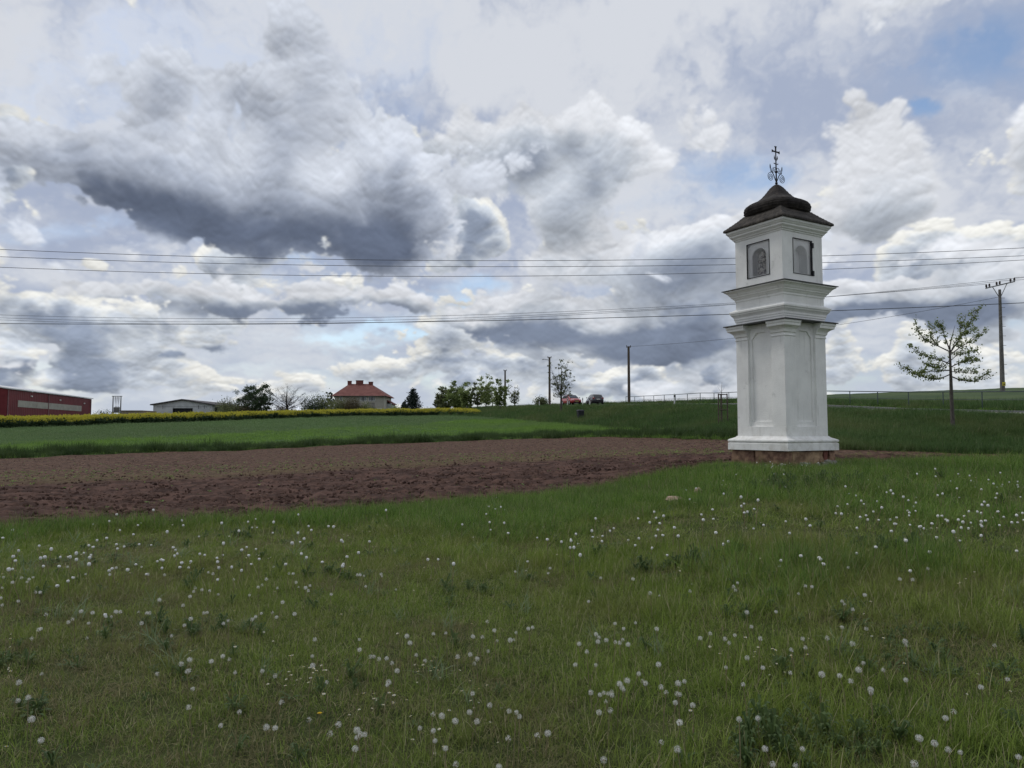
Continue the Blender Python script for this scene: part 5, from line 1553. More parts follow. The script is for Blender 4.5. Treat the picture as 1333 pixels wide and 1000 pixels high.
for px_ in (444, 456, 471, 494): win(at_px(px_, 520, Yh).x - l_.x, 1.4, 1.3, 1.3, house)
xb0, xb1 = at_px(480, 525, Yh).x - l_.x, at_px(488.5, 525, Yh).x - l_.x; zb0, zb1 = at_px(484, 530, Yh).z - zg, at_px(484, 523.5, Yh).z - zg
bal = MB().box(xb0, -1.2, zb0 - .15, xb1, -.003, zb0).build('balcony', M_concrete, house)
mb = MB()
for i in range(9): mb.box(xb0 + (xb1 - xb0) * i / 8 - .03, -1.2, zb0 + .002, xb0 + (xb1 - xb0) * i / 8 + .03, -1.14, zb0 + 1.0)
mb.box(xb0, -1.22, zb0 + 1.002, xb1, -1.12, zb0 + 1.08); mb.build('balcony_railing', M_blk, bal)['kind'] = 'stuff'
wg = empty('house_wing', (l_.x + Wd + .05, Yh + 5, zg)); tag(wg, 'narrow side wing attached right behind the red-roofed house', 'building')
MB().box(0, 0, 0, 1.3, 6, ze - 1.9).build('wall', M_block, wg)
MB().add([(0, -.3, ze - .9), (1.7, -.3, ze - 1.9), (1.7, 6.3, ze - 1.9), (0, 6.3, ze - .9), (0, -.3, ze - 1.2), (1.7, -.3, ze - 2.1), (1.7, 6.3, ze - 2.1), (0, 6.3, ze - 1.2)], [(0, 1, 2, 3), (7, 6, 5, 4), (0, 4, 5, 1), (1, 5, 6, 2)]).build('roof', M_tile, wg)

# ------------------------------------------------------------------ trees
M_bark = pmat('grey_brown_bark', (0.055, 0.048, 0.042), (0.11, 0.098, 0.085), scale=5, rough=0.95, bump=0.01, bscale=20, stretch=(3, 3, 1))
M_twig = pmat('dark_twig_bark', (0.035, 0.030, 0.030), (0.065, 0.055, 0.05), scale=5, rough=0.95)
L_maple = leafmat('young_maple_leaf', (0.110, 0.150, 0.042), (0.240, 0.290, 0.095), trans=0.62)
L_spring = leafmat('fresh_spring_leaf', (0.150, 0.205, 0.070), (0.300, 0.360, 0.140), trans=0.62)
L_dull = leafmat('dull_olive_leaf', (0.110, 0.130, 0.062), (0.220, 0.240, 0.120), trans=0.6)
L_dark = leafmat('dark_willow_leaf', (0.034, 0.058, 0.030), (0.075, 0.110, 0.052), trans=0.35)
L_brown = leafmat('bronze_leaf', (0.075, 0.060, 0.036), (0.12, 0.095, 0.05), trans=0.3)
L_needle = leafmat('dark_fir_needle', (0.010, 0.020, 0.016), (0.022, 0.038, 0.026), trans=0.1)


class Leaves:
    def __init__(s): s.V = []; s.F = []; s.T = []
    def leaf(s, p, size, rng, vert=0.0, long_=1.0):
        d = Vector((rng.gauss(0, 1), rng.gauss(0, 1), rng.gauss(0, 1) - vert)).normalized()
        u = d.orthogonal().normalized(); u.rotate(Matrix.Rotation(rng.uniform(0, 6.28), 3, d))
        l = size * rng.uniform(0.6, 1.3); w = l * 0.42 / long_
        b = len(s.V); n = d.cross(u)
        s.V += [p, p + d * l * .45 + u * w + n * l * .08, p + d * l, p + d * l * .45 - u * w + n * l * .08]
        s.F += [(b, b + 1, b + 2), (b, b + 2, b + 3)]; s.T += [rng.uniform(0, .85)] * 4
    def build(s, name, mat, parent):
        m = bpy.data.meshes.new(name); m.from_pydata([tuple(v) for v in s.V], [], s.F); m.materials.append(mat)
        a = m.attributes.new('tint', 'FLOAT', 'POINT'); a.data.foreach_set('value', s.T); m.update()
        o = bpy.data.objects.new(name, m); COL.objects.link(o); o.parent = parent
        return o


def gen_tree(name, base, label, H_, half_w, leaf_mat, n_leaf, leaf, seed, trunk_h=0.3, shape='round', bark=None, group=None, cat='tree', levels=3, nb=11, rt=None, up=0.6, clump=0.35, droop=0.0):
    """limbs grow towards points spread through the crown's outline; twigs carry leaves in uneven clumps"""
    rng = random.Random(seed)
    o = empty(name, base); tag(o, label, cat, group)
    wood = MB(); lv = Leaves(); rt = rt or H_ * .018
    zc0 = H_ * trunk_h
    lean = rng.uniform(-.02, .02) * H_
    top = Vector((lean, 0, H_ * .93))
    tp = [Vector((0, 0, -.3)), Vector((0, 0, zc0 * .6)), Vector((lean * .4, 0, zc0)), Vector((lean * .7 + rng.uniform(-.1, .1), 0, (zc0 + H_) / 2)), top]
    wood.tube(tp, [rt * 1.25, rt, rt * .85, rt * .45, rt * .08], 8)
    def prof(u):
        if shape == 'round': return math.sin(math.pi * min(1, max(0.04, u * .92 + .08))) ** .7
        if shape == 'vase': return (0.35 + .75 * u) * math.sqrt(max(0.05, 1 - (max(0, u - .55) / .47) ** 2))
        if shape == 'cone': return (1 - u) ** .8 * .95 + .06
        return math.sqrt(max(.03, 1 - (2 * u - 1) ** 2))
    tips = []
    for k in range(nb):
        u = (k + rng.uniform(.1, .9)) / nb
        a = k * 2.4 + rng.uniform(-.4, .4)
        zt = zc0 + (H_ - zc0) * u
        rr_ = half_w * prof(u) * rng.uniform(.75, 1.08)
        tip = Vector((math.cos(a) * rr_ + lean * u, math.sin(a) * rr_, zt))
        zs = zc0 * .92 + (zt - zc0) * (1 - up) * rng.uniform(.6, 1.0)
        zs = min(zs, H_ * .85)
        st = Vector((lean * zs / H_, 0, zs)); mid = st.lerp(tip, .5) + Vector((0, 0, -.04 * H_ * (1 if up > .3 else -1) * rng.uniform(0, 1)))
        r0 = rt * .42 * (1 - .5 * u)
        wood.tube([st, mid, tip], [r0, r0 * .6, r0 * .15], 5)
        for j in range(levels * 2):
            v = rng.uniform(.25, 1.0); q = st.lerp(mid, v * 2) if v < .5 else mid.lerp(tip, v * 2 - 1)
            l = half_w * rng.uniform(.22, .55) * (1.15 - .5 * v)
            d = Vector((math.cos(a) * .5 + rng.gauss(0, .8), math.sin(a) * .5 + rng.gauss(0, .8), rng.uniform(-.1, 1.0) - droop * 2)).normalized() * l
            e = q + d
            if e.z > H_: e.z = H_ - rng.uniform(0, .1) * H_
            wood.tube([q, q + d * .55 + Vector((0, 0, -.03 * l)), e], [r0 * .35, r0 * .22, r0 * .07], 4)
            tips.append((q, e, l))
            for i in range(levels):
                v2 = rng.uniform(.3, 1); q2 = q.lerp(e, v2); d2 = Vector((rng.gauss(0, 1), rng.gauss(0, 1), rng.uniform(-.2, 1.1) - droop * 3)).normalized() * l * rng.uniform(.3, .6)
                wood.tube([q2, q2 + d2], [r0 * .14, r0 * .05], 3, cap=False)
                tips.append((q2, q2 + d2, l * .5))
    if n_leaf:
        wts = [max(.05, rng.gauss(1, .6)) for _ in tips]
        for (q, e, l) in rng.choices(tips, wts, k=n_leaf // 5):
            c = q.lerp(e, rng.uniform(.25, 1.05)); s_ = clump * max(l, .2) * .6
            for _ in range(5): lv.leaf(c + Vector((rng.gauss(0, s_), rng.gauss(0, s_), rng.gauss(0, s_ * .8) - droop * rng.uniform(0, l))), leaf, rng, vert=droop * 3)
    wood.build('trunk', bark or M_bark, o)
    if n_leaf: lv.build('crown', leaf_mat, o)
    return o


def tree_at(px, Y, top_py, half_px, base=None, **k):
    b = base if base is not None else on_ground(px, Y)
    t = at_px(px, top_py, b.y)
    return gen_tree(k.pop('name', 'tree'), b, k.pop('label'), t.z - b.z, half_px / 952 * b.y, **k)


def bush_at(px, Y, top_py, half_px, label, mat, seed, n=1500, leaf=.3, bare=0, group=None):
    """many-stemmed bush"""
    b = on_ground(px, Y); Hb = at_px(px, top_py, Y).z - b.z; hw = half_px / 952 * Y
    rng = random.Random(seed); o = empty('bush', b); tag(o, label, 'bush', group)
    wood = MB(); lv = Leaves(); cl = []
    for k in range(26 + bare):
        a = rng.uniform(0, 6.28); rr_ = math.sqrt(rng.random()) * hw * (.95 if k < 26 else .6)
        z = Hb * (1 - .55 * (rr_ / hw) ** 2) * rng.uniform(.55, 1.0) * (1.0 if k < 26 else 1.25)
        tip = Vector((math.cos(a) * rr_, math.sin(a) * rr_ * .8, z)); st = Vector((tip.x * .25, tip.y * .25, -.2))
        wood.tube([st, st.lerp(tip, .5) + Vector((0, 0, .05 * Hb)), tip], [.06, .04, .012], 4)
        if k < 26: cl.append((st, tip))
        else:
            for _ in range(5):
                q = st.lerp(tip, rng.uniform(.5, 1)); wood.tube([q, q + Vector((rng.gauss(0, .5), rng.gauss(0, .5), rng.uniform(.3, 1.2)))], [.03, .012], 3)
    leaf *= .72
    for _ in range(n * 2 // 6):
        st, tip = rng.choice(cl); c = st.lerp(tip, rng.uniform(.2, 1.05) ** .6)
        s_ = .09 * Hb + .12
        for _ in range(6): lv.leaf(c + Vector((rng.gauss(0, s_ * 1.6), rng.gauss(0, s_ * 1.6), rng.gauss(0, s_))), leaf, rng)
    lv.V = [Vector((v.x, v.y, max(v.z, .02))) for v in lv.V]
    wood.build('stems', M_twig, o); lv.build('foliage', mat, o)
    return o


# the young maple on the slope, limb by limb
mb_base = ground_hit(1240.5, 561)
YM = mb_base.y
mt = empty('young_maple', mb_base); tag(mt, 'young maple with thin new leaves on the slope right of the shrine', 'tree')
rng = random.Random(21)
def mp(px, py, dy=0.0): return at_px(px, py, YM + dy) - mb_base
wood = MB(); lv = Leaves()
trunk = [(0, 0, -.3), mp(1240, 545), mp(1238.7, 520), mp(1238, 500), mp(1237.3, 478), mp(1236.5, 462), mp(1236.5, 450), mp(1240, 436), mp(1243, 424)]
wood.tube(trunk, [.105, .085, .075, .068, .055, .045, .03, .016, .005], 10)
limbs = [[(1237.8, 487), (1222, 494), (1205, 492), (1190, 487), (1178, 478)], [(1238, 490), (1250, 495), (1264, 497), (1277, 494), (1285, 486)],
         [(1236.5, 460), (1250, 440), (1262, 421), (1272, 404)], [(1236.5, 458), (1222, 451), (1205, 443), (1196, 433), (1191, 420)],
         [(1236.5, 456), (1231, 442), (1227, 430), (1225, 424)], [(1237, 462), (1250, 452), (1264, 444), (1279, 433)],
         [(1237, 474), (1222, 468), (1205, 464), (1184, 451)], [(1237.5, 478), (1250, 472), (1262, 469), (1275, 470)],
         [(1237.5, 482), (1220, 483), (1204, 484), (1192, 487)], [(1250, 440), (1250, 428), (1251, 414)], [(1237.7, 484), (1247, 484), (1262, 486), (1272, 482)],
         [(1236.8, 468), (1228, 478), (1216, 478), (1208, 474)], [(1236.6, 460), (1243, 446), (1254, 436), (1266, 430)], [(1222, 451), (1212, 438), (1210, 428)],
         [(1237, 470), (1246, 462), (1258, 460), (1268, 458)]]
for i, lb in enumerate(limbs):
    dmax = rng.uniform(-1.1, 1.1)
    P = [mp(px, py, dmax * (j / (len(lb) - 1))) for j, (px, py) in enumerate(lb)]
    n = len(P); r0 = .030 if i < 9 else .02
    wood.tube(P, [r0 * (1 - .85 * j / (n - 1)) for j in range(n)], 6)
    total = sum((P[j + 1] - P[j]).length for j in range(n - 1))
    for k in range(int(total * 18)):
        v = rng.uniform(.22, 1.0) * (n - 1); j = min(int(v), n - 2); q = P[j].lerp(P[j + 1], v - j)
        d = (P[j + 1] - P[j]).normalized() * .12 + Vector((rng.gauss(0, .13), rng.gauss(0, .16), rng.uniform(-.08, .24)))
        e = q + d * rng.uniform(.6, 1.25)
        wood.tube([q, e], [.006, .003], 3, cap=False)
        for _ in range(rng.randint(5, 14)):
            c = q.lerp(e, rng.uniform(.35, 1.2)) + Vector([rng.gauss(0, .04) for _ in range(3)])
            lv.leaf(c, .078, rng, vert=.5)
wood.build('trunk', M_bark, mt); lv.build('crown', L_maple, mt)

# the roadside trees
gb = ground_hit(730.5, 539)
tree_at(730, 0, 465, 23, base=gb, name='roadside_tree', label='sparse roadside tree just coming into leaf, left of the red car', leaf_mat=L_dull, n_leaf=1700, leaf=.14, seed=33, trunk_h=.30, shape='vase', nb=20, up=.75, levels=4, clump=.18)
RT = [(580, 538, 500, 10, 168, 'leafy green tree at the left end of the roadside row', L_dull, 2400, 'round'), (593, 533, 496.5, 12, 160, 'second leafy tree from the left end of the roadside row', L_spring, 2600, 'round'),
      (608, 533, 497.5, 9, 150, 'third leafy tree of the roadside row, beside the rapeseed corner', L_spring, 1500, 'vase'), (621.5, 532, 498, 8, 150, 'thin grey-green tree in the middle of the roadside row', L_dull, 700, 'vase'),
      (632.5, 533.5, 487, 10.5, 0, 'tallest upright leafy tree of the roadside row', L_spring, 900, 'vase'), (651, 535, 490.5, 10, 0, 'upright tree just left of the farthest utility pole', L_spring, 900, 'vase'),
      (670, 529, 501, 8, 130, 'small nearly bare tree right of the farthest utility pole', L_dull, 160, 'vase'), (641, 530, 502, 7, 158, 'slight bare tree between two taller roadside trees', L_dull, 160, 'vase'), (571.5, 536, 511, 6, 172, 'lowest bushy tree at the far left of the roadside row', L_dull, 1100, 'round'),
      (600, 533, 505, 8, 172, 'bushy green tree behind the roadside row', L_dull, 1300, 'round')]
for i, (px, pyb, top, hw, Y, lab, mt_, nl, shp) in enumerate(RT):
    b = ground_hit(px, pyb) if Y == 0 else on_ground(px, Y)
    tree_at(px, 0, top, hw * 1.3, base=b, name='roadside_tree', label=lab, leaf_mat=mt_, n_leaf=int(nl * 4.2), leaf=.22, seed=60 + i, trunk_h=.16, shape=shp, nb=16, up=.7, levels=3, clump=.60, group='trees along the road', rt=.10)
bush_at(705, 122, 517, 7, 'small round bush left of the roadside tree on the crest', L_dull, 90, 900, .25)

# round the farm and the house
tree_at(333, 186, 494, 22, name='willow', label='tall dense dark tree beyond the rapeseed, nearer to the barn', leaf_mat=L_dark, n_leaf=15000, leaf=.27, seed=41, trunk_h=.12, shape='ell', nb=26, up=.5, levels=3, clump=.55, droop=.22)
tree_at(373, 188, 500, 23, name='bare_tree', label='leafless spreading tree right of the dense dark tree', leaf_mat=L_dull, n_leaf=0, leaf=.3, seed=42, trunk_h=.22, shape='ell', nb=24, up=.55, levels=6, bark=M_twig, rt=.28)
tree_at(397, 196, 511, 10, name='bare_tree', label='small leafless tree between the bare tree and the olive bushes', leaf_mat=L_dull, n_leaf=0, leaf=.3, seed=43, trunk_h=.2, shape='ell', nb=14, up=.55, levels=4, bark=M_twig, rt=.14)
bush_at(300, 184, 518, 21, 'broad green bush with bare twigs above it, right of the barn', L_dull, 44, 2600, .36, bare=16)
bush_at(318, 182, 527, 14, 'low brownish bush at the foot of the dense dark tree', L_brown, 45, 1200, .34)
bush_at(365, 184, 529, 17, 'low dark bush under the leafless tree', L_brown, 46, 1400, .34)
bush_at(408, 190, 513, 12, 'rounded olive bush left of the house', L_dark, 47, 1800, .36)
bush_at(421, 192, 511, 9, 'taller rounded bush close to the left corner of the house', L_dull, 48, 1500, .36)
tree_at(430, 200, 507, 8, name='tree', label='narrow leafy tree touching the left end of the red roof', leaf_mat=L_dark, n_leaf=1800, leaf=.34, seed=49, trunk_h=.3, shape='round', nb=12, levels=3)
bush_at(441, 186, 518, 13, 'green bush in front of the left half of the house', L_dull, 50, 1900, .34)
bush_at(458, 185, 516, 11, 'bronze-brown bush before the middle of the house', L_brown, 51, 2000, .34)
bush_at(475, 185, 523.5, 10, 'low green bush beneath the windows of the house', L_dull, 52, 1300, .30)
bush_at(515, 188, 528.5, 9, 'pale green low bush between the house and the fir', L_spring, 53, 900, .30)
bush_at(559, 186, 531, 7, 'very low bush right of the dark fir', L_dull, 57, 500, .28)
bush_at(134, 190, 533, 11, 'small round bush right of the red hall', L_dark, 54, 1300, .34)


def fir_at(px, Y, top_py, half_px, label, seed):
    b = on_ground(px, Y); Hb = at_px(px, top_py, Y).z - b.z; hw = half_px / 952 * Y
    rng = random.Random(seed); o = empty('fir', b); tag(o, label, 'fir')
    wood = MB().tube([(0, 0, -.3), (0, 0, Hb * .98)], [.2, .02], 8); lv = Leaves()
    for i in range(22):
        u = i / 22; z = Hb * (.06 + .92 * u); rr_ = hw * (1 - u) ** .62 * (1 if u > .12 else .85)
        for k in range(9 if u < .7 else 6):
            a = k * 2 * math.pi / 9 + i * 1.1 + rng.uniform(-.2, .2); l = rr_ * rng.uniform(.7, 1.12)
            tip = Vector((math.cos(a) * l, math.sin(a) * l, z + .18 * l - .1)); st = Vector((0, 0, z))
            wood.tube([st, tip], [.035, .01], 3, cap=False)
            for _ in range(int(10 + 14 * l / hw)):
                c = st.lerp(tip, rng.uniform(.15, 1.05)); lv.leaf(c + Vector([rng.gauss(0, .13) for _ in range(3)]), .36, rng, vert=.6, long_=1.3)
    wood.build('trunk', M_twig, o); lv.build('crown', L_needle, o)


fir_at(537.5, 186, 504.5, 14, 'dark pointed fir standing alone right of the house', 55)
fir_at(526, 189, 523, 4.5, 'tiny dark conifer left of the large fir', 56)

# ------------------------------------------------------------------ dandelion clocks and daisies
M_stalk = pmat('dandelion_stalk', (0.16, 0.15, 0.075), (0.22, 0.17, 0.10), scale=20, rough=0.8)
M_fluff = leafmat('dandelion_fluff', (0.78, 0.78, 0.76), (0.88, 0.88, 0.86), trans=0.5)
M_core = pmat('seed_core', (0.20, 0.15, 0.10), (0.30, 0.24, 0.17), scale=60, rough=0.9)
M_petal = pmat('daisy_petal', (0.66, 0.66, 0.64), (0.78, 0.78, 0.76), scale=30, rough=0.8)
M_yolk = pmat('yellow_floret', (0.62, 0.42, 0.02), (0.72, 0.52, 0.04), scale=30, rough=0.8)


def fluff_mesh(name, r, n, rng, gap=0.0):
    V, F, MI = [], [], []
    def q_(vs, mi):
        b = len(V); V.extend([tuple(v) for v in vs]); F.append(tuple(range(b, b + len(vs)))); MI.append(mi)
    for i in range(n):
        z = 1 - 2 * (i + .5) / n; a = i * 2.39996; rad = math.sqrt(1 - z * z)
        d = Vector((rad * math.cos(a), rad * math.sin(a), z))
        if d.z < -0.85 or rng.random() < gap: continue
        r_ = r; r = r * rng.uniform(0.86, 1.06)
        u = d.orthogonal().normalized(); w = d.cross(u); s_ = r * .27
        c = d * r * .86; rot = rng.uniform(0, 3.1)
        u2 = u * math.cos(rot) + w * math.sin(rot); w2 = d.cross(u2)
        for k in range(3):
            e = u2 * math.cos(k * 1.047) + w2 * math.sin(k * 1.047); g = d.cross(e)
            q_([c - e * s_ + d * s_ * .35 - g * s_ * .09, c + g * -s_ * .09, c + e * s_ + d * s_ * .35, c + g * s_ * .12], 0)
        q_([d * r * .12 + u * .0006, d * r * .12 - u * .0006, c], 0)
        r = r_
    b = len(V)
    mb = MB().sphere((0, 0, 0), r * .27, 8, 6)
    V += mb.v; F += [tuple(i + b for i in f) for f in mb.f]; MI += [1] * len(mb.f)
    m = bpy.data.meshes.new(name); m.from_pydata(V, [], F); m.materials.append(M_fluff); m.materials.append(M_core)
    m.polygons.foreach_set('material_index', MI)
    a_ = m.attributes.new('tint', 'FLOAT', 'POINT'); a_.data.foreach_set('value', [rng.uniform(0, .85) for _ in V]); m.update()
    return m


rf = random.Random(77)
heads = [fluff_mesh('seed_head', .0182, 85, rf, .1), fluff_mesh('seed_head', .0172, 75, rf, .25), fluff_mesh('seed_head', .0165, 80, rf, .45)]
def stalk_mesh(hh, bend, rng):
    a = rng.uniform(0, 6.28); return MB().tube([(-bend * math.cos(a), -bend * math.sin(a), -.01), (-bend * .7 * math.cos(a), -bend * .7 * math.sin(a), hh * .5), (0, 0, hh)], [.0024, .0022, .0018], 5).mesh('stalk', M_stalk)
stalks = [(hh, stalk_mesh(hh, rf.uniform(.0, .05), rf)) for hh in (.10, .13, .16, .20, .25)]

# sighted heads, in pixels of the photograph
dA_ = [(487, 73), (340, 90), (428, 103), (925, 78), (180, 212), (57, 222), (140, 234), (262, 252), (244, 273), (310, 300), (278, 234), (300, 218), (345, 223), (397, 302), (12, 313), (78, 314), (105, 318), (120, 312), (98, 328), (45, 330), (8, 350), (128, 365), (145, 365), (66, 397), (2, 386), (8, 411), (420, 278), (580, 243), (570, 228), (638, 215), (640, 232), (634, 262), (695, 244), (682, 276), (660, 270), (736, 240), (795, 236), (806, 208), (770, 298), (753, 293), (733, 280), (535, 300), (595, 302), (512, 275), (484, 263), (577, 392), (700, 362), (706, 352), (687, 382), (730, 356), (758, 360), (789, 373), (690, 460), (667, 487), (737, 442), (749, 438), (662, 412), (166, 445), (293, 433), (335, 440), (402, 455), (383, 454), (419, 438), (435, 436), (501, 438), (531, 442), (540, 442), (512, 478), (314, 531), (148, 497), (140, 503), (262, 464), (247, 475), (320, 478), (115, 535), (620, 523), (845, 320), (890, 265), (932, 268), (990, 274), (1045, 298), (1060, 299), (1097, 230), (1085, 230), (1116, 256), (1080, 348), (1071, 330), (1105, 350), (1121, 342), (1115, 360), (1022, 403), (1065, 446), (985, 441), (945, 442), (924, 456), (912, 465), (1000, 455), (1198, 374), (963, 318), (934, 346), (947, 340), (902, 376), (1003, 350), (825, 470), (808, 480), (1139, 535), (1136, 133), (1112, 147), (855, 155), (988, 128), (686, 609), (655, 625), (677, 652), (686, 649), (697, 716), (806, 598), (829, 610), (764, 617), (682, 781), (151, 661), (68, 692), (65, 759), (102, 745), (114, 824), (148, 902), (569, 662), (995, 670), (948, 652), (1129, 596), (1131, 630), (1181, 690), (1117, 829), (1194, 881), (995, 856), (963, 856), (798, 847), (866, 800), (1224, 847), (1018, 768), (850, 656), (625, 178), (547, 165), (1170, 268), (1225, 264), (1240, 235)]
dB_ = [(182, 70), (443, 143), (575, 22), (590, 82), (555, 132), (107, 182), (83, 233), (419, 265), (70, 303), (80, 303), (93, 305), (156, 300), (158, 308), (100, 345), (210, 355), (316, 243), (350, 234), (617, 182), (641, 292), (693, 237), (767, 278), (760, 296), (813, 222), (855, 160), (849, 183), (835, 192), (866, 152), (922, 157), (918, 141), (935, 121), (983, 150), (994, 168), (960, 173), (1059, 165), (1101, 190), (1073, 206), (1151, 176), (1165, 182), (1183, 226), (872, 241), (856, 262), (848, 262), (950, 313), (1067, 317), (1129, 370), (1163, 378), (906, 398), (540, 471), (565, 504), (644, 514), (623, 539), (635, 539), (575, 542), (488, 525), (523, 527), (345, 517), (390, 514), (249, 525), (77, 538), (78, 573), (260, 551), (118, 598), (130, 600), (148, 608), (176, 607), (195, 621), (214, 650), (183, 695), (178, 705), (283, 594), (315, 613), (433, 598), (478, 592), (503, 606), (493, 626), (543, 578), (688, 498), (704, 494), (1076, 478), (1033, 498), (1002, 478), (933, 520), (944, 530), (940, 543), (970, 540), (1003, 546), (1019, 549), (1030, 539), (1049, 555), (872, 552), (900, 580), (858, 630), (932, 628), (1153, 500), (1159, 628), (1088, 663), (1100, 690), (1112, 698), (1018, 700), (1027, 712), (1033, 718), (1230, 695), (1169, 710), (1187, 727), (1227, 737), (1220, 766), (1234, 837), (914, 727), (947, 738), (961, 729), (977, 732), (990, 730), (991, 738), (968, 762), (549, 777), (476, 799), (503, 835), (424, 835), (376, 815), (343, 806), (345, 867), (351, 905), (389, 930), (616, 895), (619, 796), (645, 800), (657, 815), (721, 885), (759, 875), (944, 803), (985, 794), (1169, 908), (1228, 937), (961, 977), (426, 992), (582, 998), (68, 868), (97, 884), (68, 895), (80, 880), (62, 932), (296, 858), (487, 735), (1046, 688)]
dC_ = [(588, 154), (614, 182), (405, 204), (440, 212), (373, 270), (137, 269), (130, 284), (161, 268), (330, 313), (330, 344), (403, 342), (441, 327), (460, 328), (461, 338), (553, 349), (560, 309), (630, 310), (745, 305), (754, 315), (812, 353), (721, 386), (763, 388), (904, 102), (848, 138), (1038, 120), (730, 240), (700, 257), (820, 298), (930, 262), (1098, 280), (38, 425), (193, 398), (180, 411), (186, 423), (391, 434), (414, 408), (435, 411), (223, 495), (533, 458), (541, 467), (568, 485), (607, 438), (318, 492), (238, 543), (71, 580), (104, 565), (152, 583), (166, 596), (184, 568), (267, 582), (368, 619), (405, 581), (414, 612), (484, 578), (533, 543), (612, 549), (567, 599), (738, 588), (741, 602), (1030, 603), (155, 676), (224, 643), (275, 674), (365, 693), (467, 699), (525, 703), (561, 721), (602, 662), (587, 684), (667, 685), (740, 718), (626, 745), (627, 760), (211, 728), (47, 796), (5, 763), (5, 853), (198, 842), (260, 843), (985, 737), (1072, 714), (896, 821), (870, 838), (784, 905), (834, 924), (878, 942), (918, 953), (1107, 968), (404, 940), (282, 941), (308, 992), (768, 990), (20, 722), (382, 998)]
sight = [(x / 2.778, 640 + y / 2.778) for x, y in dA_] + [(440 + x / 2.778, 640 + y / 2.778) for x, y in dB_] + [(883 + x / 2.5, 600 + y / 2.5) for x, y in dC_]
sight = sorted(set((round(a, 1), round(b, 1)) for a, b in sight), key=lambda p: -p[1])
GD = 'dandelion seed heads in the meadow'


def region(px, py, hh, full):
    cuts = ((130, 'below the red hall'), (290, 'below the gabled barn'), (410, 'below the dark trees'), (520, 'below the red-roofed house'), (690, 'below the roadside trees'), (800, 'below the two cars'),
            (940, 'left of the shrine'), (1100, 'in front of the shrine'), (1270, 'below the young maple'), (9999, 'at the right edge'))
    col_ = next(t for c, t in cuts if px < c)
    row_ = 'beside the soil' if py < 700 else 'far meadow' if py < 745 else 'middle meadow' if py < 800 else 'near meadow' if py < 880 else 'front of meadow'
    return '%s dandelion clock on %s stalk, %s, %s' % (['full round', 'slightly thinned', 'ragged half-blown'][full], 'short' if hh < .15 else 'long', col_, row_)


far_pts = []
for i, (px, py) in enumerate(sight):
    hh, sm = stalks[rf.choice([0, 1, 1, 2, 2, 3, 4] if py > 700 else [2, 3, 3, 4])]
    g_ = ground_hit(px, py, hh)
    if i >= 290 or g_.y > 17:
        far_pts.append((g_, hh)); continue
    full = rf.choice([0, 0, 1, 1, 2]); o = empty('dandelion', g_); tag(o, region(px, py, hh, full), 'dandelion', GD)
    st = bpy.data.objects.new('stalk', sm); COL.objects.link(st); st.parent = o; st.rotation_euler = (0, 0, rf.uniform(0, 6.28))
    hd = bpy.data.objects.new('seed_head', heads[full]); COL.objects.link(hd); hd.parent = o
    hd.location = (0, 0, hh); hd.rotation_euler = (rf.uniform(-.3, .3), rf.uniform(-.3, .3), rf.uniform(0, 6.28)); s_ = rf.uniform(.68, 1.02); hd.scale = (s_, s_, s_)


def clock_mesh(k):
    rng = random.Random(k); hh = (.14, .20, .27)[k]
    m = MB(); m.cur = 0; m.tube([(0.02, 0, -.01), (0, 0, hh)], [.004, .003], 4); m.cur = 1; m.sphere((0, 0, hh), .0165, 9, 7); m.cur = 2; m.sphere((0, 0, hh + .009), .009, 6, 4)
    return m.mesh('clock', [M_stalk, M_fluff2, M_core])


M_fluff2 = pmat('fluff_ball', (0.55, 0.55, 0.53), (0.80, 0.80, 0.78), scale=120, rough=0.95, contrast=(.4, .6))
clocks = [clock_mesh(k) for k in range(3)]
qq = np.random.RandomState(91)
# clusters of further clocks away from the viewer
P_ = [(g_.x, g_.y) for g_, _ in far_pts]
for _ in range(26):
    th = qq.uniform(W0, W1); r = math.sqrt(qq.uniform(8.5 ** 2, float(rowf(1)(th)) ** 2))
    for _ in range(qq.randint(1, 7)): P_.append((math.sin(th) * r + qq.normal(0, .45), math.cos(th) * r + qq.normal(0, .6)))
for (px, py, n, sx, sy) in ((1250, 690, 70, 1.6, 1.0), (1290, 640, 40, 1.6, 1.2), (950, 680, 14, 1, .7), (300, 735, 26, 1.2, .9), (60, 760, 30, 1.0, .8), (1020, 615, 16, .8, .3)):
    c = ground_hit(px, py)
    for _ in range(n): P_.append((c.x + qq.normal(0, sx * .6), c.y + qq.normal(0, sy)))
P_ = np.array(P_); thp = np.arctan2(P_[:, 0], P_[:, 1]); rp = np.hypot(P_[:, 0], P_[:, 1])
put('dandelion_clocks', clocks, thp, rp, qq, lambda x, y, th, r, q: q.randint(0, 3, len(x)), lambda x, y, th, r, q: q.uniform(.8, 1.15, len(x)),
    'far dandelion seed heads speckling the meadow towards the soil and shrine', 'dandelions', keep=lambda x, y, th, r, q: (r < rowf(1)(th)) & (r > 6))


# small daisies in loose drifts
def daisy_mesh(k):
    rng = random.Random(k + 40); m = MB(); hh = (.07, .11, .15)[k]
    m.cur = 0; m.tube([(0.01, 0, -.01), (0, 0, hh)], .0012, 3)
    m.cur = 1
    for j in range(9):
        a = j * 2 * math.pi / 9; c, s_ = math.cos(a), math.sin(a); c2, s2 = math.cos(a + .35), math.sin(a + .35)
        m.add([(c * .002, s_ * .002, hh), (c * .011, s_ * .011, hh + .002), (c2 * .011, s2 * .011, hh + .002)], [(0, 1, 2)])
    m.cur = 2; m.sphere((0, 0, hh + .002), .0035, 6, 4, (1, 1, .6))
    return m.mesh('daisy', [M_stalk, M_petal, M_yolk])


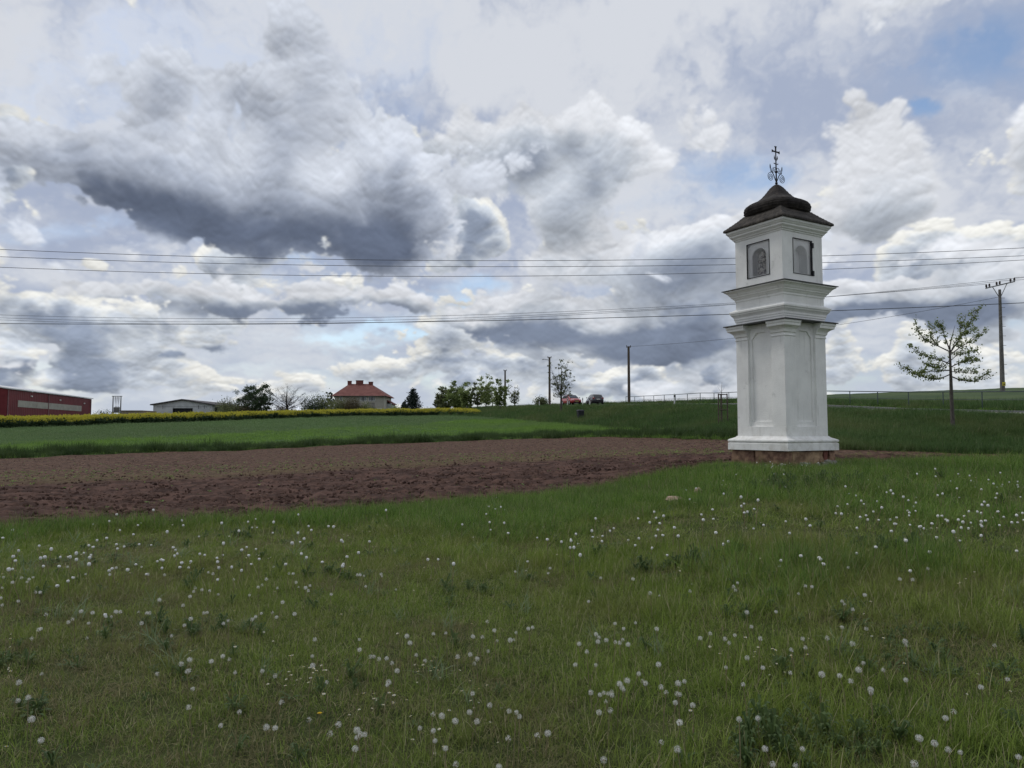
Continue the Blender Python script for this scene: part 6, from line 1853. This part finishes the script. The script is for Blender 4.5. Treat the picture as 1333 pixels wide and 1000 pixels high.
daisies = [daisy_mesh(k) for k in range(3)]
D_ = []
for _ in range(150):
    th = qq.uniform(W0, W1); r = math.sqrt(qq.uniform(3.2 ** 2, 24 ** 2)); n = qq.randint(2, 15)
    for _ in range(n): D_.append((math.sin(th) * r + qq.normal(0, .12 + r * .012), math.cos(th) * r + qq.normal(0, .16 + r * .02)))
for (px, py, n, sx, sy) in ((390, 895, 26, .09, .12), (490, 930, 14, .08, .07), (560, 890, 14, .08, .08), (990, 870, 18, .12, .12), (1030, 615, 90, .8, .35), (960, 640, 40, .7, .5), (1180, 640, 60, 1.4, 1.0), (1250, 690, 60, 1.2, .8), (620, 930, 10, .1, .1), (1150, 720, 40, 1.0, .8)):
    c = ground_hit(px, py)
    for _ in range(n): D_.append((c.x + qq.normal(0, sx), c.y + qq.normal(0, sy)))
for _ in range(500):
    th = qq.uniform(W0, W1); r = math.sqrt(qq.uniform(3.0 ** 2, 26 ** 2)); D_.append((math.sin(th) * r, math.cos(th) * r))
D_ = np.array(D_)
put('daisies', daisies, np.arctan2(D_[:, 0], D_[:, 1]), np.hypot(D_[:, 0], D_[:, 1]), qq, lambda x, y, th, r, q: q.randint(0, 3, len(x)),
    lambda x, y, th, r, q: q.uniform(.55, .95, len(x)) * np.interp(r, [3, 20], [0.9, 1.5]), 'tiny white daisies in drifts through the meadow grass', 'daisies', keep=lambda x, y, th, r, q: r < rowf(1)(th) + .3)
# the one yellow dandelion
g_ = ground_hit(416, 932, .06)
o = empty('dandelion', g_); tag(o, 'single small yellow dandelion flower in the left foreground', 'dandelion')
MB().tube([(0, 0, -.01), (0, 0, .06)], .002, 5).build('stalk', M_stalk, o)
mb = MB()
for j in range(26):
    a = j * 2.4; c, s_ = math.cos(a), math.sin(a); l = .006 + .010 * (j / 26)
    mb.add([(0, 0, .06), (c * l - s_ * .002, s_ * l + c * .002, .072 - .3 * l), (c * l + s_ * .002, s_ * l - c * .002, .072 - .3 * l)], [(0, 1, 2)])
mb.build('petals', M_yolk, o)
